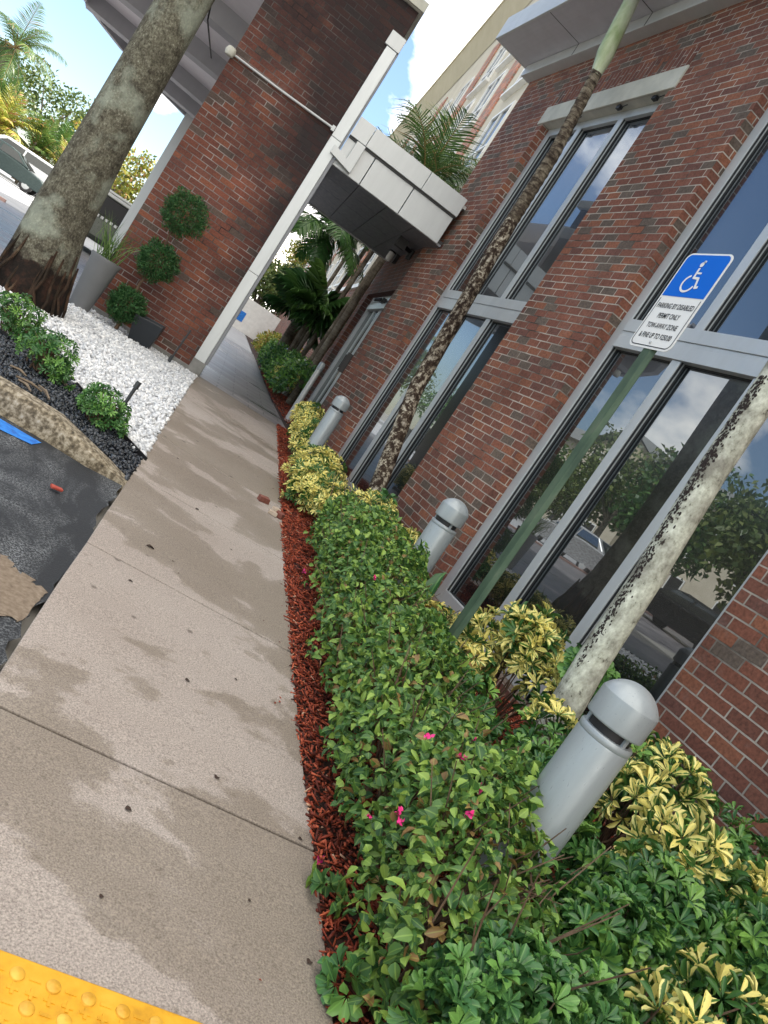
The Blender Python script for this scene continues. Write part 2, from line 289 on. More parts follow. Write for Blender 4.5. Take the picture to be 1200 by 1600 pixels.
M['lf_farg'] = leaf_mat('far_green_leaf', (.04, .075, .02), (.08, .13, .03), (.16, .2, .05), vein=0)
M['lf_grass'] = leaf_mat('spiky_grass', (.05, .12, .03), (.10, .2, .05), (.2, .3, .09), vein=0)
M['pink'] = mat('pink_bract', (.72, .03, .22), .5)[0]
M['gravel'] = leaf_mat('white_stone', (.42, .44, .47), (.60, .62, .65), (.78, .79, .80), rough=.6, tr=0, vein=0)
M['pebble'] = leaf_mat('black_pebble', (.006, .008, .011), (.016, .02, .026), (.06, .07, .085), rough=.25, tr=0, vein=0)
M['mulch'] = leaf_mat('red_mulch_chip', (.05, .010, .006), (.22, .032, .012), (.44, .095, .04), rough=.7, tr=0, vein=0, odd=((.5, .3, .2), .02))
M['yellowplate'] = mottled('tactile_yellow', [(.3, (.42, .20, .008)), (.5, (.66, .34, .012)), (.7, (.72, .40, .03))], 16, .55, bs=.2, bd=.002)
M['tan'] = mottled('cream_stucco', [(.3, (.46, .41, .32)), (.7, (.55, .5, .4))], 1.4, .9, bs=0)
M['tan_dark'] = mottled('tan_soffit', [(.3, (.40, .35, .24)), (.7, (.47, .42, .30))], 1.2, .9, bs=0)

# ------------------------------------------------------------------ mesh helpers
class MB:
    def __init__(s): s.v = []; s.f = []; s.mi = []; s.sm = []
    def add(s, vs, fs, mi=0, smooth=False):
        o = len(s.v); s.v += [tuple(v) for v in vs]
        for f in fs: s.f.append([i+o for i in f]); s.mi.append(mi); s.sm.append(smooth)
    def box(s, x0, x1, y0, y1, z0, z1, mi=0):
        vs = [(x0, y0, z0), (x1, y0, z0), (x1, y1, z0), (x0, y1, z0), (x0, y0, z1), (x1, y0, z1), (x1, y1, z1), (x0, y1, z1)]
        s.add(vs, [(0, 3, 2, 1), (4, 5, 6, 7), (0, 1, 5, 4), (1, 2, 6, 5), (2, 3, 7, 6), (3, 0, 4, 7)], mi)
    def prism(s, poly, z0, z1, mi=0):
        """poly ccw list of (x,y); z0/z1 numbers or functions of (x,y)"""
        f0 = z0 if callable(z0) else (lambda x, y: z0); f1 = z1 if callable(z1) else (lambda x, y: z1)
        n = len(poly); vs = [(x, y, f0(x, y)) for x, y in poly]+[(x, y, f1(x, y)) for x, y in poly]
        s.add(vs, [tuple(range(n-1, -1, -1)), tuple(range(n, 2*n))]+[(i, (i+1) % n, n+(i+1) % n, n+i) for i in range(n)], mi)
    def tube(s, pts, rad, seg=10, mi=0, cap=True, jit=0):
        pts = [Vector(p) for p in pts]; n = len(pts)
        if not hasattr(rad, '__len__'): rad = [rad]*n
        vs = []; up = None
        for i, p in enumerate(pts):
            d = (pts[min(i+1, n-1)]-pts[max(i-1, 0)]).normalized()
            if up is None: up = d.orthogonal().normalized()
            up = (up-d*up.dot(d)).normalized(); sd_ = d.cross(up)
            for k in range(seg):
                a = 2*math.pi*k/seg; r = rad[i]*(1+jit*(random.random()-.5))
                vs.append(p+(up*math.cos(a)+sd_*math.sin(a))*r)
        fs = [(i*seg+k, i*seg+(k+1) % seg, (i+1)*seg+(k+1) % seg, (i+1)*seg+k) for i in range(n-1) for k in range(seg)]
        if cap: fs += [tuple(range(seg-1, -1, -1)), tuple((n-1)*seg+k for k in range(seg))]
        s.add(vs, fs, mi, True)
    def lathe(s, prof, cx=0, cy=0, seg=32, mi=0):
        n = len(prof); vs = [(cx+r*math.cos(2*math.pi*k/seg), cy+r*math.sin(2*math.pi*k/seg), z) for r, z in prof for k in range(seg)]
        fs = [(i*seg+k, i*seg+(k+1) % seg, (i+1)*seg+(k+1) % seg, (i+1)*seg+k) for i in range(n-1) for k in range(seg)]
        s.add(vs, fs, mi, True)
    def build(s, name, m, parent=None, bevel=0):
        me = bpy.data.meshes.new(name); me.from_pydata(s.v, [], s.f); me.validate()
        ms = m if isinstance(m, (list, tuple)) else [m]
        for x in ms: me.materials.append(x)
        if len(me.polygons) == len(s.f):
            me.polygons.foreach_set('material_index', s.mi); me.polygons.foreach_set('use_smooth', s.sm)
        me.update()
        o = bpy.data.objects.new(name, me); C.objects.link(o)
        if parent: o.parent = parent
        if bevel:
            b = o.modifiers.new('bevel', 'BEVEL'); b.width = bevel; b.segments = 2; b.limit_method = 'ANGLE'; b.angle_limit = R(40)
        if any(s.sm):
            try:
                o.data.set_sharp_from_angle(angle=R(42))
            except Exception: pass
        return o
def tag(o, label=None, cat=None, group=None, kind=None):
    if label: o['label'] = label
    if cat: o['category'] = cat
    if group: o['group'] = group
    if kind: o['kind'] = kind
    return o
def empty(name, loc=(0, 0, 0), rz=0, **k):
    o = bpy.data.objects.new(name, None); C.objects.link(o); o.location = loc; o.rotation_euler = (0, 0, rz); o.empty_display_size = .1
    return tag(o, **k)
def np_mesh(name, V, F, material, parent=None, attr=None, smooth=False):
    """V (n,3), F (m,k) same-size faces or list of such arrays"""
    Fs = F if isinstance(F, list) else [F]
    me = bpy.data.meshes.new(name); me.vertices.add(len(V)); me.vertices.foreach_set('co', V.astype(np.float32).ravel())
    loops = np.concatenate([f.ravel() for f in Fs]); tot = np.concatenate([np.full(len(f), f.shape[1]) for f in Fs]); st = np.concatenate([[0], np.cumsum(tot)[:-1]])
    me.loops.add(len(loops)); me.loops.foreach_set('vertex_index', loops.astype(np.int32))
    me.polygons.add(len(tot)); me.polygons.foreach_set('loop_start', st.astype(np.int32)); me.polygons.foreach_set('loop_total', tot.astype(np.int32))
    if smooth: me.polygons.foreach_set('use_smooth', np.ones(len(tot), bool))
    me.update(calc_edges=True)
    if attr is not None:
        a = me.attributes.new('leaf', 'FLOAT_COLOR', 'POINT'); a.data.foreach_set('color', attr.astype(np.float32).ravel())
    me.materials.append(material)
    o = bpy.data.objects.new(name, me); C.objects.link(o)
    if parent: o.parent = parent
    return o
def norm(a): return a/np.maximum(np.linalg.norm(a, axis=-1, keepdims=True), 1e-9)
LEAF_OUT = {
 'ovate': (np.array([(0, 0, 0), (.62, .14, .04), (1, .38, .08), (.66, .74, .03), (0, 1, -.10), (-.66, .74, .03), (-1, .38, .08), (-.62, .14, .04), (0, .38, 0), (0, .74, -.03)]),
           [(0, 1, 2, 8), (8, 2, 3, 9), (0, 8, 6, 7), (8, 9, 5, 6)], [(9, 3, 4), (9, 4, 5)]),
 'obov': (np.array([(0, 0, 0), (.35, .25, .03), (.9, .62, .07), (.72, .88, .04), (0, 1, -.04), (-.72, .88, .04), (-.9, .62, .07), (-.35, .25, .03), (0, .3, 0), (0, .75, -.01)]),
           [(0, 1, 2, 8), (8, 2, 3, 9), (0, 8, 6, 7), (8, 9, 5, 6)], [(9, 3, 4), (9, 4, 5)]),
 'quad': (np.array([(0, 0, 0), (1, .45, .05), (0, 1, -.05), (-1, .45, .05)]), [(0, 1, 2, 3)], []),
 'blade': (np.array([(-.5, 0, 0), (.5, 0, 0), (.7, .5, .02), (0, 1, -.12), (-.7, .5, .02)]), [(0, 1, 2, 4)], [(4, 2, 3)]),
}
def leaves(name, P, D, Nn, ln, wd, shape, material, parent=None, rnd=None):
    """leaves at P pointing D, face normal ~Nn, length ln, half-width wd"""
    n = len(P); T, Q, Tr = LEAF_OUT[shape]; k = len(T)
    D = norm(D); X = norm(np.cross(D, Nn)); Z = np.cross(X, D)
    ln = np.broadcast_to(ln, n)[:, None, None]; wd = np.broadcast_to(wd, n)[:, None, None]
    V = P[:, None, :]+T[None, :, 0:1]*wd*X[:, None]+T[None, :, 1:2]*ln*D[:, None]+T[None, :, 2:3]*ln*2.2*Z[:, None]
    V = V.reshape(-1, 3); off = (np.arange(n)*k)[:, None, None]
    Fs = []
    if Q: Fs.append((off+np.array(Q)[None]).reshape(-1, 4))
    if Tr: Fs.append((off+np.array(Tr)[None]).reshape(-1, 3))
    r1 = rng.random(n) if rnd is None else rnd; r2 = rng.random(n)
    A = np.zeros((n, k, 4)); A[:, :, 0] = r1[:, None]; A[:, :, 1] = np.abs(T[:, 0])[None]; A[:, :, 2] = T[:, 1][None]; A[:, :, 3] = r2[:, None]
    return np_mesh(name, V, Fs, material, parent, A.reshape(-1, 4), smooth=False)
def rdir(n): return norm(rng.normal(size=(n, 3)))
def G(x, y): return .024*min(y, 11.0)
def Gv(y): return .024*np.minimum(y, 11.0)
SKA = -math.atan2(.158, .987)                                    # the hotel's own direction, turned from the brick block's
S2 = Vector((.158, .987, 0)).normalized(); N2 = Vector((S2.y, -S2.x, 0))
def sk(P0, n, u, z=0): return (P0[0]+N2.x*n+S2.x*u, P0[1]+N2.y*n+S2.y*u, z)

# ------------------------------------------------------------------ ground sheets
def sheet(name, polys, dz, m, rows=None):
    """flat polygons (ccw) laid on the gently sloping ground"""
    b = MB()
    for p in polys: b.add([(x, y, G(x, y)+dz) for x, y in p], [tuple(range(len(p)))])
    return tag(b.build(name, m), kind='structure')
sheet('ground', [[(-1500, -900), (1500, -900), (1500, -30), (-1500, -30)], [(-1500, -30), (1500, -30), (1500, 11), (-1500, 11)], [(-1500, 11), (1500, 11), (1500, 1500), (-1500, 1500)]], -.05, M['ground'])
def swl(y): return .262+.158*(y-1.86)
RE = [(-6, .02), (-1, .72), (.3, .93), (1.1, 1.065), (1.67, 1.16), (2.36, 1.26), (3.04, 1.385), (4.3, 1.615), (9.3, 2.58), (10, 2.72), (12.7, 3.13), (20.5, 4.36), (26.5, 5.3), (60, 10.6)]
def swr(y):
    for (a, xa), (b_, xb) in zip(RE, RE[1:]):
        if y <= b_: return xa+(xb-xa)*(y-a)/(b_-a)
    return RE[-1][1]
b = MB(); J = [-5, -2.2, .42, 1.74, 2.93, 4.13, 5.33, 6.53, 7.73, 8.93, 9.55]
for j0, j1 in zip(J, J[1:]):
    a0, a1 = j0+.005, j1-.005
    def at(yc, side):
        # joints run square to the walk
        x = swl(yc) if side == 0 else swr(yc); y = yc-.158*(x-swl(yc))
        return (x+.158*(y-yc) if side else x, y)
    ys = np.linspace(a0, a1, 4)
    left = [at(y, 0) for y in ys]; right = [at(y, 1) for y in ys]
    jit = lambda: random.uniform(-.006, .006)
    poly = [left[0]]+[right[0]]+[(x+jit(), y) for x, y in right[1:-1]]+[right[-1], left[-1]]+[(x+jit(), y) for x, y in left[-2:0:-1]]
    b.prism(poly, lambda x, y: G(x, y)-.06, lambda x, y: G(x, y)+.002)
tag(b.build('sidewalk', M['concrete'], bevel=.004), kind='structure')
# parking asphalt, left of the walk, ragged edge
edge = []
for y in np.arange(-3, 3.84, .045):
    edge.append((swl(y)-.004+random.uniform(-.014, .012)+.016*math.sin(y*5), y))
p = [(-30, -3)]+edge+[(.57, 3.86), (.37, 3.86), (.15, 3.93), (-.06, 3.97), (-3, 4.44), (-30, 8.7)]
sheet('parking_asphalt', [p], -.008, M['asphalt'])
sp = [(swl(2.42)-.02, 2.40), (.17, 2.52), (.05, 2.45), (-.1, 2.42), (-.4, 2.25), (-.2, 2.05), (.05, 2.08), (.12, 2.13), (swl(2.1)-.02, 2.16)][::-1]
sp2 = []
for (x0, y0), (x1, y1) in zip(sp, sp[1:]+sp[:1]):
    for k in range(14):
        t = k/14; e = .022 if x0 < swl(y0)-.03 or x1 < swl(y1)-.03 else .004; sp2.append((x0+(x1-x0)*t+random.uniform(-e, e), y0+(y1-y0)*t+random.uniform(-e, e)))
sheet('sandy_patch', [sp2], -.004, M['sand'])
sheet('blue_parking_line', [[(-1.6, 4.0), (-.03, 3.745), (.115, 3.762), (.152, 3.862), (-.06, 3.905), (-1.6, 4.15)]], -.004, M['blue'])
sheet('planting_soil', [[(swr(y)-.03, y) for y in np.arange(-2, 9.6, .4)]+[(2.63, 9.56)]+[(3.2, 9.56), (3.2, -2)], [(2.66, 9.7), (3.1, 9.62), (3.1, 9.9), (3.13, 12.2), (2.98, 12.2)],
                         [(3.13, 12.2), (3.64, 12.4), (4.3, 11.6), (14.5, 60), (10.6, 60), (5.3, 26.5), (4.36, 20.5)]], -.012, M['soil'])
sheet('rock_bed_base', [[(.57, 3.86), (1.45, 9.3), (1.47, 9.42), (-.1, 9.65), (-.2, 8.8), (-.9, 8.2), (-4, 8.0), (-4, 4.5), (-.06, 3.97)]], -.022, M['soil'])
sheet('paver_driveway', [[(-30, 9.2), (-4, 8.05), (-.9, 8.25), (-.2, 8.85), (-.1, 9.66), (1.5, 9.42), (2.72, 9.24), (2.78, 9.75), (3.13, 12.7), (4.36, 20.5), (5.3, 26.5), (-2.5, 21.0), (-30, 23)]], -.001, M['pavers'])
sheet('far_road', [[(-60, 25), (-30, 23.2), (-2.5, 21.2), (5.3, 26.7), (9.4, 53), (20, 60), (20, 75), (-60, 75)]], -.004, M['road'])
b = MB(); b.prism([(-30, 23.0), (-2.5, 21.0), (-2.5, 21.16), (-30, 23.16)], .2, .33)
tag(b.build('driveway_curb', M['pinkcurb']), kind='structure')
# concrete curb with a ramped-down nose
b = MB(); F_ = [(.575, 3.85, .0), (.45, 3.86, .045), (.37, 3.855, .07), (.15, 3.925, .12), (-.06, 3.965, .125), (-1.2, 4.15, .125), (-4, 4.6, .125), (-12, 5.9, .125)]
vs = []
for i, (x, y, h) in enumerate(F_):
    g = G(x, y); wv = random.uniform(-.006, .006) if 0 < i < 5 else 0
    vs += [(x, y, g-.08), (x+.004, y+.012+wv, g+h*.8), (x+.012, y+.03+wv, g+h), (x+.03, y+.13, g+h*1.03), (x+.035, y+.15, g+h*.85), (x+.035, y+.155, g-.08)]
fs = [(i*6+k, i*6+6+k, i*6+7+k, i*6+1+k) for i in range(len(F_)-1) for k in range(5)]+[(0, 1, 2, 3, 4, 5)]
b.add(vs, fs, 0, True); o = b.build('parking_curb', M['curb']); sm = o.modifiers.new('sub', 'SUBSURF'); sm.levels = sm.render_levels = 2; sm.subdivision_type = 'SIMPLE'
tag(o, kind='structure')

# ------------------------------------------------------------------ loose stones, pebbles, mulch (stuff)
PHI = (1+5**.5)/2
ICO = norm(np.array([(-1, PHI, 0), (1, PHI, 0), (-1, -PHI, 0), (1, -PHI, 0), (0, -1, PHI), (0, 1, PHI), (0, -1, -PHI), (0, 1, -PHI), (PHI, 0, -1), (PHI, 0, 1), (-PHI, 0, -1), (-PHI, 0, 1)]))
ICF = np.array([(0, 11, 5), (0, 5, 1), (0, 1, 7), (0, 7, 10), (0, 10, 11), (1, 5, 9), (5, 11, 4), (11, 10, 2), (10, 7, 6), (7, 1, 8), (3, 9, 4), (3, 4, 2), (3, 2, 6), (3, 6, 8), (3, 8, 9), (4, 9, 5), (2, 4, 11), (6, 2, 10), (8, 6, 7), (9, 8, 1)])
def inpoly(P, poly):
    x, y = P[:, 0], P[:, 1]; c = np.zeros(len(P), bool); n = len(poly)
    for i in range(n):
        x0, y0 = poly[i]; x1, y1 = poly[(i+1) % n]
        k = ((y0 > y) != (y1 > y)) & (x < (x1-x0)*(y-y0)/(y1-y0+1e-12)+x0); c ^= k
    return c
def scatter(poly, dens):
    p = np.array(poly); lo, hi = p.min(0), p.max(0); n = int(dens*(hi-lo).prod()); P = rng.random((n, 2))*(hi-lo)+lo
    return P[inpoly(P, poly)]
def stones(name, poly, dens, size, m, pile=.02, flat=.7, off=0):
    P = scatter(poly, dens); n = len(P); s = size*rng.uniform(.6, 1.35, n)
    sc_ = np.stack([s*rng.uniform(.75, 1.3, n), s*rng.uniform(.75, 1.2, n), s*flat*rng.uniform(.7, 1.1, n)], 1)
    V = ICO[None]*(1+.22*rng.normal(size=(n, 12, 1)))*sc_[:, None]
    q = norm(rng.normal(size=(n, 4))); a, b_, c, d = q.T
    Rm = np.stack([1-2*(c*c+d*d), 2*(b_*c-a*d), 2*(b_*d+a*c), 2*(b_*c+a*d), 1-2*(b_*b_+d*d), 2*(c*d-a*b_), 2*(b_*d-a*c), 2*(c*d+a*b_), 1-2*(b_*b_+c*c)], 1).reshape(n, 3, 3)
    V = np.einsum('nij,nkj->nki', Rm, V)
    V += np.stack([P[:, 0], P[:, 1], Gv(P[:, 1])+off+rng.random(n)*pile], 1)[:, None]
    A = np.zeros((n, 12, 4)); A[..., 0] = rng.random(n)[:, None]; A[..., 3] = rng.random(n)[:, None]
    F = (np.arange(n)*12)[:, None, None]+ICF[None]
    return tag(np_mesh(name, V.reshape(-1, 3), F.reshape(-1, 3), m, None, A.reshape(-1, 4), smooth=False), kind='stuff')
gpoly = [(.685, 4.54), (1.41, 9.2), (1.46, 9.36), (.0, 9.58), (-.12, 8.85), (-.3, 8.5), (-1.0, 8.1), (-2.6, 7.9), (-2.6, 5.9), (-.34, 5.72), (.11, 5.62), (.37, 5.08)]
tag(stones('white_gravel', gpoly, 2700, .0175, M['gravel'], .03, .8, -.02), 'bed of white marble chips around the palm and topiary', 'gravel')
ppoly = [(.58, 3.9), (.68, 4.5), (.37, 5.06), (.11, 5.6), (-.34, 5.7), (-2.6, 5.9), (-2.6, 4.52), (-1.2, 4.28), (-.03, 4.1), (.18, 4.05), (.42, 3.97)]
tag(stones('black_pebbles', ppoly, 4200, .0145, M['pebble'], .02, .6, -.012), 'bed of polished black pebbles behind the curb', 'pebbles')
b = MB(); ed = [(.70, 4.50), (.385, 5.07), (.12, 5.61), (-.34, 5.71), (-2.6, 5.9)]
for (x0, y0), (x1, y1) in zip(ed, ed[1:]):
    d = Vector((x1-x0, y1-y0)).normalized(); n_ = Vector((-d.y, d.x))*.005
    b.prism([(x0+n_.x, y0+n_.y), (x0-n_.x, y0-n_.y), (x1-n_.x, y1-n_.y), (x1+n_.x, y1+n_.y)][::-1], lambda x, y: G(x, y)-.03, lambda x, y: G(x, y)+.022)
tag(b.build('garden_edging', M['black']), 'thin black edging strip between white gravel and black pebbles', 'edging')
def chips(name, poly, dens, label):
    P2 = scatter(poly, dens); n = len(P2); P = np.stack([P2[:, 0], P2[:, 1], Gv(P2[:, 1])-.008+rng.random(n)*.022], 1)
    D = rdir(n); D[:, 2] *= .35; D = norm(D); Nn = rdir(n)+np.array([0, 0, 1.2]); X = norm(np.cross(D, Nn)); Z = np.cross(X, D)
    ln = (rng.random(n)**2*.04+.009)[:, None]; wd = rng.uniform(.0015, .0045, n)[:, None]; th = rng.uniform(.001, .003, n)[:, None]
    c = []
    for a_, b_, e in ((-1, -1, -1), (1, -1, -1), (1, 1, -1), (-1, 1, -1), (-1, -1, 1), (1, -1, 1), (1, 1, 1), (-1, 1, 1)):
        c.append(P+X*wd*a_*(1 if b_ < 0 else .6)+D*ln*.5*b_+Z*th*e)
    V = np.stack(c, 1); F = np.array([(0, 3, 2, 1), (4, 5, 6, 7), (0, 1, 5, 4), (1, 2, 6, 5), (2, 3, 7, 6), (3, 0, 4, 7)])
    A = np.zeros((n, 8, 4)); A[..., 0] = rng.random(n)[:, None]; A[..., 3] = rng.random(n)[:, None]
    return tag(np_mesh(name, V.reshape(-1, 3), ((np.arange(n)*8)[:, None, None]+F[None]).reshape(-1, 4), M['mulch'], None, A.reshape(-1, 4)), label, 'mulch', kind='stuff')
mp1 = [(swr(y)-.012, y) for y in np.arange(.3, 9.5, .2)]+[(2.62, 9.5), (3.05, 9.5), (3.05, .3)]
chips('red_mulch', mp1, 6500, 'red shredded wood mulch beside the walk')
chips('red_mulch', [(2.9, 10.4), (3.17, 12.7), (4.38, 20.5), (4.9, 20.5), (3.6, 12.4), (3.0, 9.9)], 1200, 'red shredded mulch beyond the canopy')
# ------------------------------------------------------------------ brick block with the tall windows
XW, XF, XG = 3.07, 3.17, 3.222          # wall face, frame face, glass
OP = [(2.65, 5.04, .14, 4.75), (6.35, 8.56, .16, 4.75)]
blk = empty('brick_building', (3.07, 3, 0), label='red brick building with tall silver framed windows and grey cornice', cat='building')
def loc(o, root): 
    o.parent = root; o.matrix_parent_inverse = Matrix.Translation(Vector(root.location)).inverted() if root.rotation_euler.z == 0 else root.matrix_basis.inverted(); return o
b = MB(); Y0, Y1, ZT = -8.0, 9.8, 5.9
def wallrect(y0, y1, z0, z1):
    b.add([(XW, y0, z0), (XW, y0, z1), (XW, y1, z1), (XW, y1, z0)], [(0, 1, 2, 3)])
ys = [Y0, 2.65, 5.04, 6.35, 8.56, Y1]
for i in range(5):
    y0, y1 = ys[i], ys[i+1]
    if i % 2 == 0: wallrect(y0, y1, -.5, ZT)
    else:
        o_ = OP[i//2]; wallrect(y0, y1, -.5, o_[2]); wallrect(y0, y1, o_[3], ZT)
        b.add([(XW, y0, o_[2]), (3.3, y0, o_[2]), (3.3, y0, o_[3]), (XW, y0, o_[3])], [(0, 3, 2, 1)])      # jamb at y0
        b.add([(XW, y1, o_[2]), (3.3, y1, o_[2]), (3.3, y1, o_[3]), (XW, y1, o_[3])], [(0, 1, 2, 3)])
        b.add([(XW, y0, o_[2]), (XW, y1, o_[2]), (3.3, y1, o_[2]), (3.3, y0, o_[2])], [(0, 1, 2, 3)])
b.add([(XW, Y1, -.5), (XW, Y1, ZT), (9, Y1, ZT), (9, Y1, -.5)], [(0, 1, 2, 3)])
b.add([(XW, Y0, -.5), (XW, Y0, ZT), (9, Y0, ZT), (9, Y0, -.5)], [(3, 2, 1, 0)])
b.add([(XW, Y0, ZT), (9, Y0, ZT), (9, Y1, ZT), (XW, Y1, ZT)], [(0, 1, 2, 3)])
loc(b.build('wall', M['brick']), blk)
# lintels + soldier course
for (y0, y1) in ((6.27, 8.68), (2.5, 5.2)):
    b = MB(); b.box(XW-.018, 3.32, y0, y1, 4.752, 4.97); lo = loc(b.build('lintel', M['lintel'], bevel=.006), blk)
    b = MB(); b.box(XW-.004, XW+.05, y0+.02, y1-.02, 4.972, 5.17); loc(b.build('soldier_course', M['soldier']), blk)
# small wires/anchors under the lintel of the left window
b = MB()
for y in (6.55, 7.1, 7.9):
    b = MB(); b.box(XW+.01, XW+.05, y-.03, y+.03, 4.715, 4.748); b.tube([(XW+.03, y-.03, 4.73), (XW+.03, y-.12, 4.742)], .005, 6); loc(b.build('lintel_bracket', M['black']), blk)
# stepped cornice
b = MB(); b.box(2.94, XW+.1, Y0, 9.86, 5.53, 5.67); loc(b.build('cornice_band', M['panel'], bevel=.004), blk)
b = MB(); b.box(2.46, 3.2, Y0, 9.93, 5.674, 5.70, 0)
for y in np.arange(-7.2, 9.9, 1.32): b.box(2.47, 2.938, y-.006, y+.006, 5.6735, 5.676, 1)
loc(b.build('cornice_soffit', [M['panel_mid'], M['black']]), blk)
b = MB(); b.box(2.44, 2.47, Y0, 9.95, 5.668, 5.96); b.box(2.47, 9, 9.92, 9.95, 5.668, 5.96); b.box(2.47, 9, Y0, 9.92, 5.94, 5.958); loc(b.build('cornice_fascia', M['panel'], bevel=.004), blk)
for y in np.arange(2.04, 9.9, 1.32):
    b = MB(); b.box(2.9375, 2.942, y-.005, y+.005, 5.532, 5.668); loc(b.build('cornice_seam', M['black']), blk)
def window(yc, y0, y1, z0, z1):
    f = MB(); T = .043
    def bar(ya, yb, za, zb, x0=XF, x1=XG+.03): f.box(x0, x1, ya, yb, za, zb)
    bar(y1-.10, y1, z0, z1); bar(y0, y0+.10, z0, z1)
    mull = yc; 
    for m_ in mull: bar(m_-T, m_+T, z0, 2.43); bar(m_-T, m_+T, 2.665, z1-.09)
    bar(y0+.10, y1-.10, z0, z0+.1); bar(y0+.10, y1-.10, z1-.09, z1)
    bar(y0+.10, y1-.10, 2.432, 2.53, XF-.012); bar(y0+.10, y1-.10, 2.565, 2.663, XF-.012); bar(y0+.1, y1-.1, 2.531, 2.564, XF-.004)
    fo = f.build('window', M['frame'], None, bevel=.003)
    g = MB(); edges = [y0+.10]+sorted(mull)+[y1-.10]
    gas = MB()
    for a_, b_ in zip(edges, edges[1:]):
        a2 = a_+(T if a_ in mull else 0); b2 = b_-(T if b_ in mull else 0)
        for za, zb in ((z0+.1, 2.432), (2.663, z1-.09)):
            g.add([(XG, a2, za), (XG, a2, zb), (XG, b2, zb), (XG, b2, za)], [(0, 1, 2, 3)])
            for (p, q) in ((a2, a2+.006), (b2-.006, b2)): gas.box(XF+.010, XF+.024, p, q, za, zb); gas.box(XG-.012, XG-.001, p, q, za, zb)
            gas.box(XG-.012, XG-.001, a2+.006, b2-.006, za, za+.008); gas.box(XG-.012, XG-.001, a2+.006, b2-.006, zb-.008, zb)
    loc(fo, blk); go = g.build('pane', M['glass'], fo); ga = gas.build('gasket', M['frame_dark'], fo)
    return fo
window([3.49, 4.215], 2.65, 5.04, .14, 4.75)
window([7.08, 7.83], 6.35, 8.56, .16, 4.75)
# unseen wing added behind the brick block, only to throw shade on the walk
b = MB(); b.box(9.2, 24, -40, 8.2, -.5, 18.6); tag(b.build('unseen_shade_wing', M['tan']), 'unseen cream wing added behind the brick block to shade the walk', 'building')

# ------------------------------------------------------------------ entrance wall, turned to follow the walk
D0 = (3.07, 9.8)
ent = empty('entrance_wall', (D0[0], D0[1], 0), SKA, label='brick entrance bay, colour darkened as canopy shade, with glass sliding door', cat='entrance')
ul, ur = .06, 2.28; zt = 2.50
b = MB()
def er(u0, u1, z0, z1): b.add([(0, u0, z0), (0, u0, z1), (0, u1, z1), (0, u1, z0)], [(0, 1, 2, 3)])
er(.004, ul, -.2, zt); er(ur, 2.72, -.2, zt); er(.004, 2.72, zt, 3.85)
b.add([(0, 2.72, -.2), (0, 2.72, 3.85), (1.6, 2.72, 3.85), (1.6, 2.72, -.2)], [(0, 1, 2, 3)])
for u, s in ((ul, 0), (ur, 1)): b.add([(0, u, -.2), (.3, u, -.2), (.3, u, zt), (0, u, zt)], [(0, 1, 2, 3) if s else (3, 2, 1, 0)])
b.add([(0, ul, zt), (0, ur, zt), (.3, ur, zt), (.3, ul, zt)], [(3, 2, 1, 0)]); b.add([(0, .004, 3.85), (1.6, .004, 3.85), (1.6, 2.72, 3.85), (0, 2.72, 3.85)], [(0, 1, 2, 3)])
b.build('wall', M['brick_door_shaded'], ent)
f = MB(); f.box(.1, .2, ul, ul+.09, .2, zt); f.box(.1, .2, ur-.13, ur, .2, zt); f.box(.08, .2, ul+.09, ur-.13, 2.28, 2.36); f.box(.1, .2, ul+.09, ur-.13, 2.42, zt)
f.box(.12, .2, ul+.09, ur-.13, 2.362, 2.418)
for u in (.62, 1.05, 1.18, 1.62): f.box(.13, .17, u-.02, u+.02, .24, 2.28)
f.box(.11, .17, ul+.09, ur-.13, .2, .3)
fo = f.build('sliding_door', M['frame'], ent, bevel=.003)
g = MB(); g.add([(.15, ul, .25), (.15, ul, 2.3), (.15, ur, 2.3), (.15, ur, .25)], [(0, 1, 2, 3)]); g.build('pane', M['glass_door'], fo)
g = MB(); g.box(.04, .1, .9, 1.12, 2.37, 2.44); g.tube([(.04, .95, 2.4), (-.02, 1.0, 2.36), (-.02, 1.08, 2.36)], .025, 8); g.build('sensor', M['black'], fo)
b = MB(); b.box(-.07, .005, -.05+.1, .12, 1.22, 1.50); b.box(-.085, -.07, .06, .11, 1.26, 1.46)
sw = b.build('door_intercom', M['black'], None, bevel=.006); sw.location = (D0[0], D0[1], 0); sw.rotation_euler = (0, 0, SKA); tag(sw, 'small black wall box on the brick beside the sliding door', 'intercom')
lamp = empty('wall_lamp', sk(D0, 0, 1.55, 3.1), SKA, label='black wall light with frosted glass on the shade-tinted brick', cat='lamp')
b = MB(); b.box(-.05, 0, -.06, .06, -.1, .14); b.tube([(-.05, 0, .08), (-.12, 0, .10), (-.12, 0, .03)], .02, 8); b.lathe([(.001, .06), (.055, .05), (.06, .02), (.05, .015)], -.12, 0, 14); b.build('bracket', M['black'], lamp)
b = MB(); b.lathe([(.045, .015), (.05, -.08), (.035, -.12), (.001, -.125)], -.12, 0, 14); b.build('lamp_shade', M['white'], lamp)
b = MB(); b.tube([(-.03, .5, 3.08), (-.22, .3, 3.06)], .03, 8); b.box(-.3, -.16, .24, .34, 3.0, 3.14); b.tube([(-.02, .5, 3.12), (-.02, .5, 2.98)], .05, 10)
cm = b.build('security_camera', M['black'], None); cm.location = (D0[0], D0[1], 0); cm.rotation_euler = (0, 0, SKA); tag(cm, 'dark camera on a bracket under the canopy', 'camera')

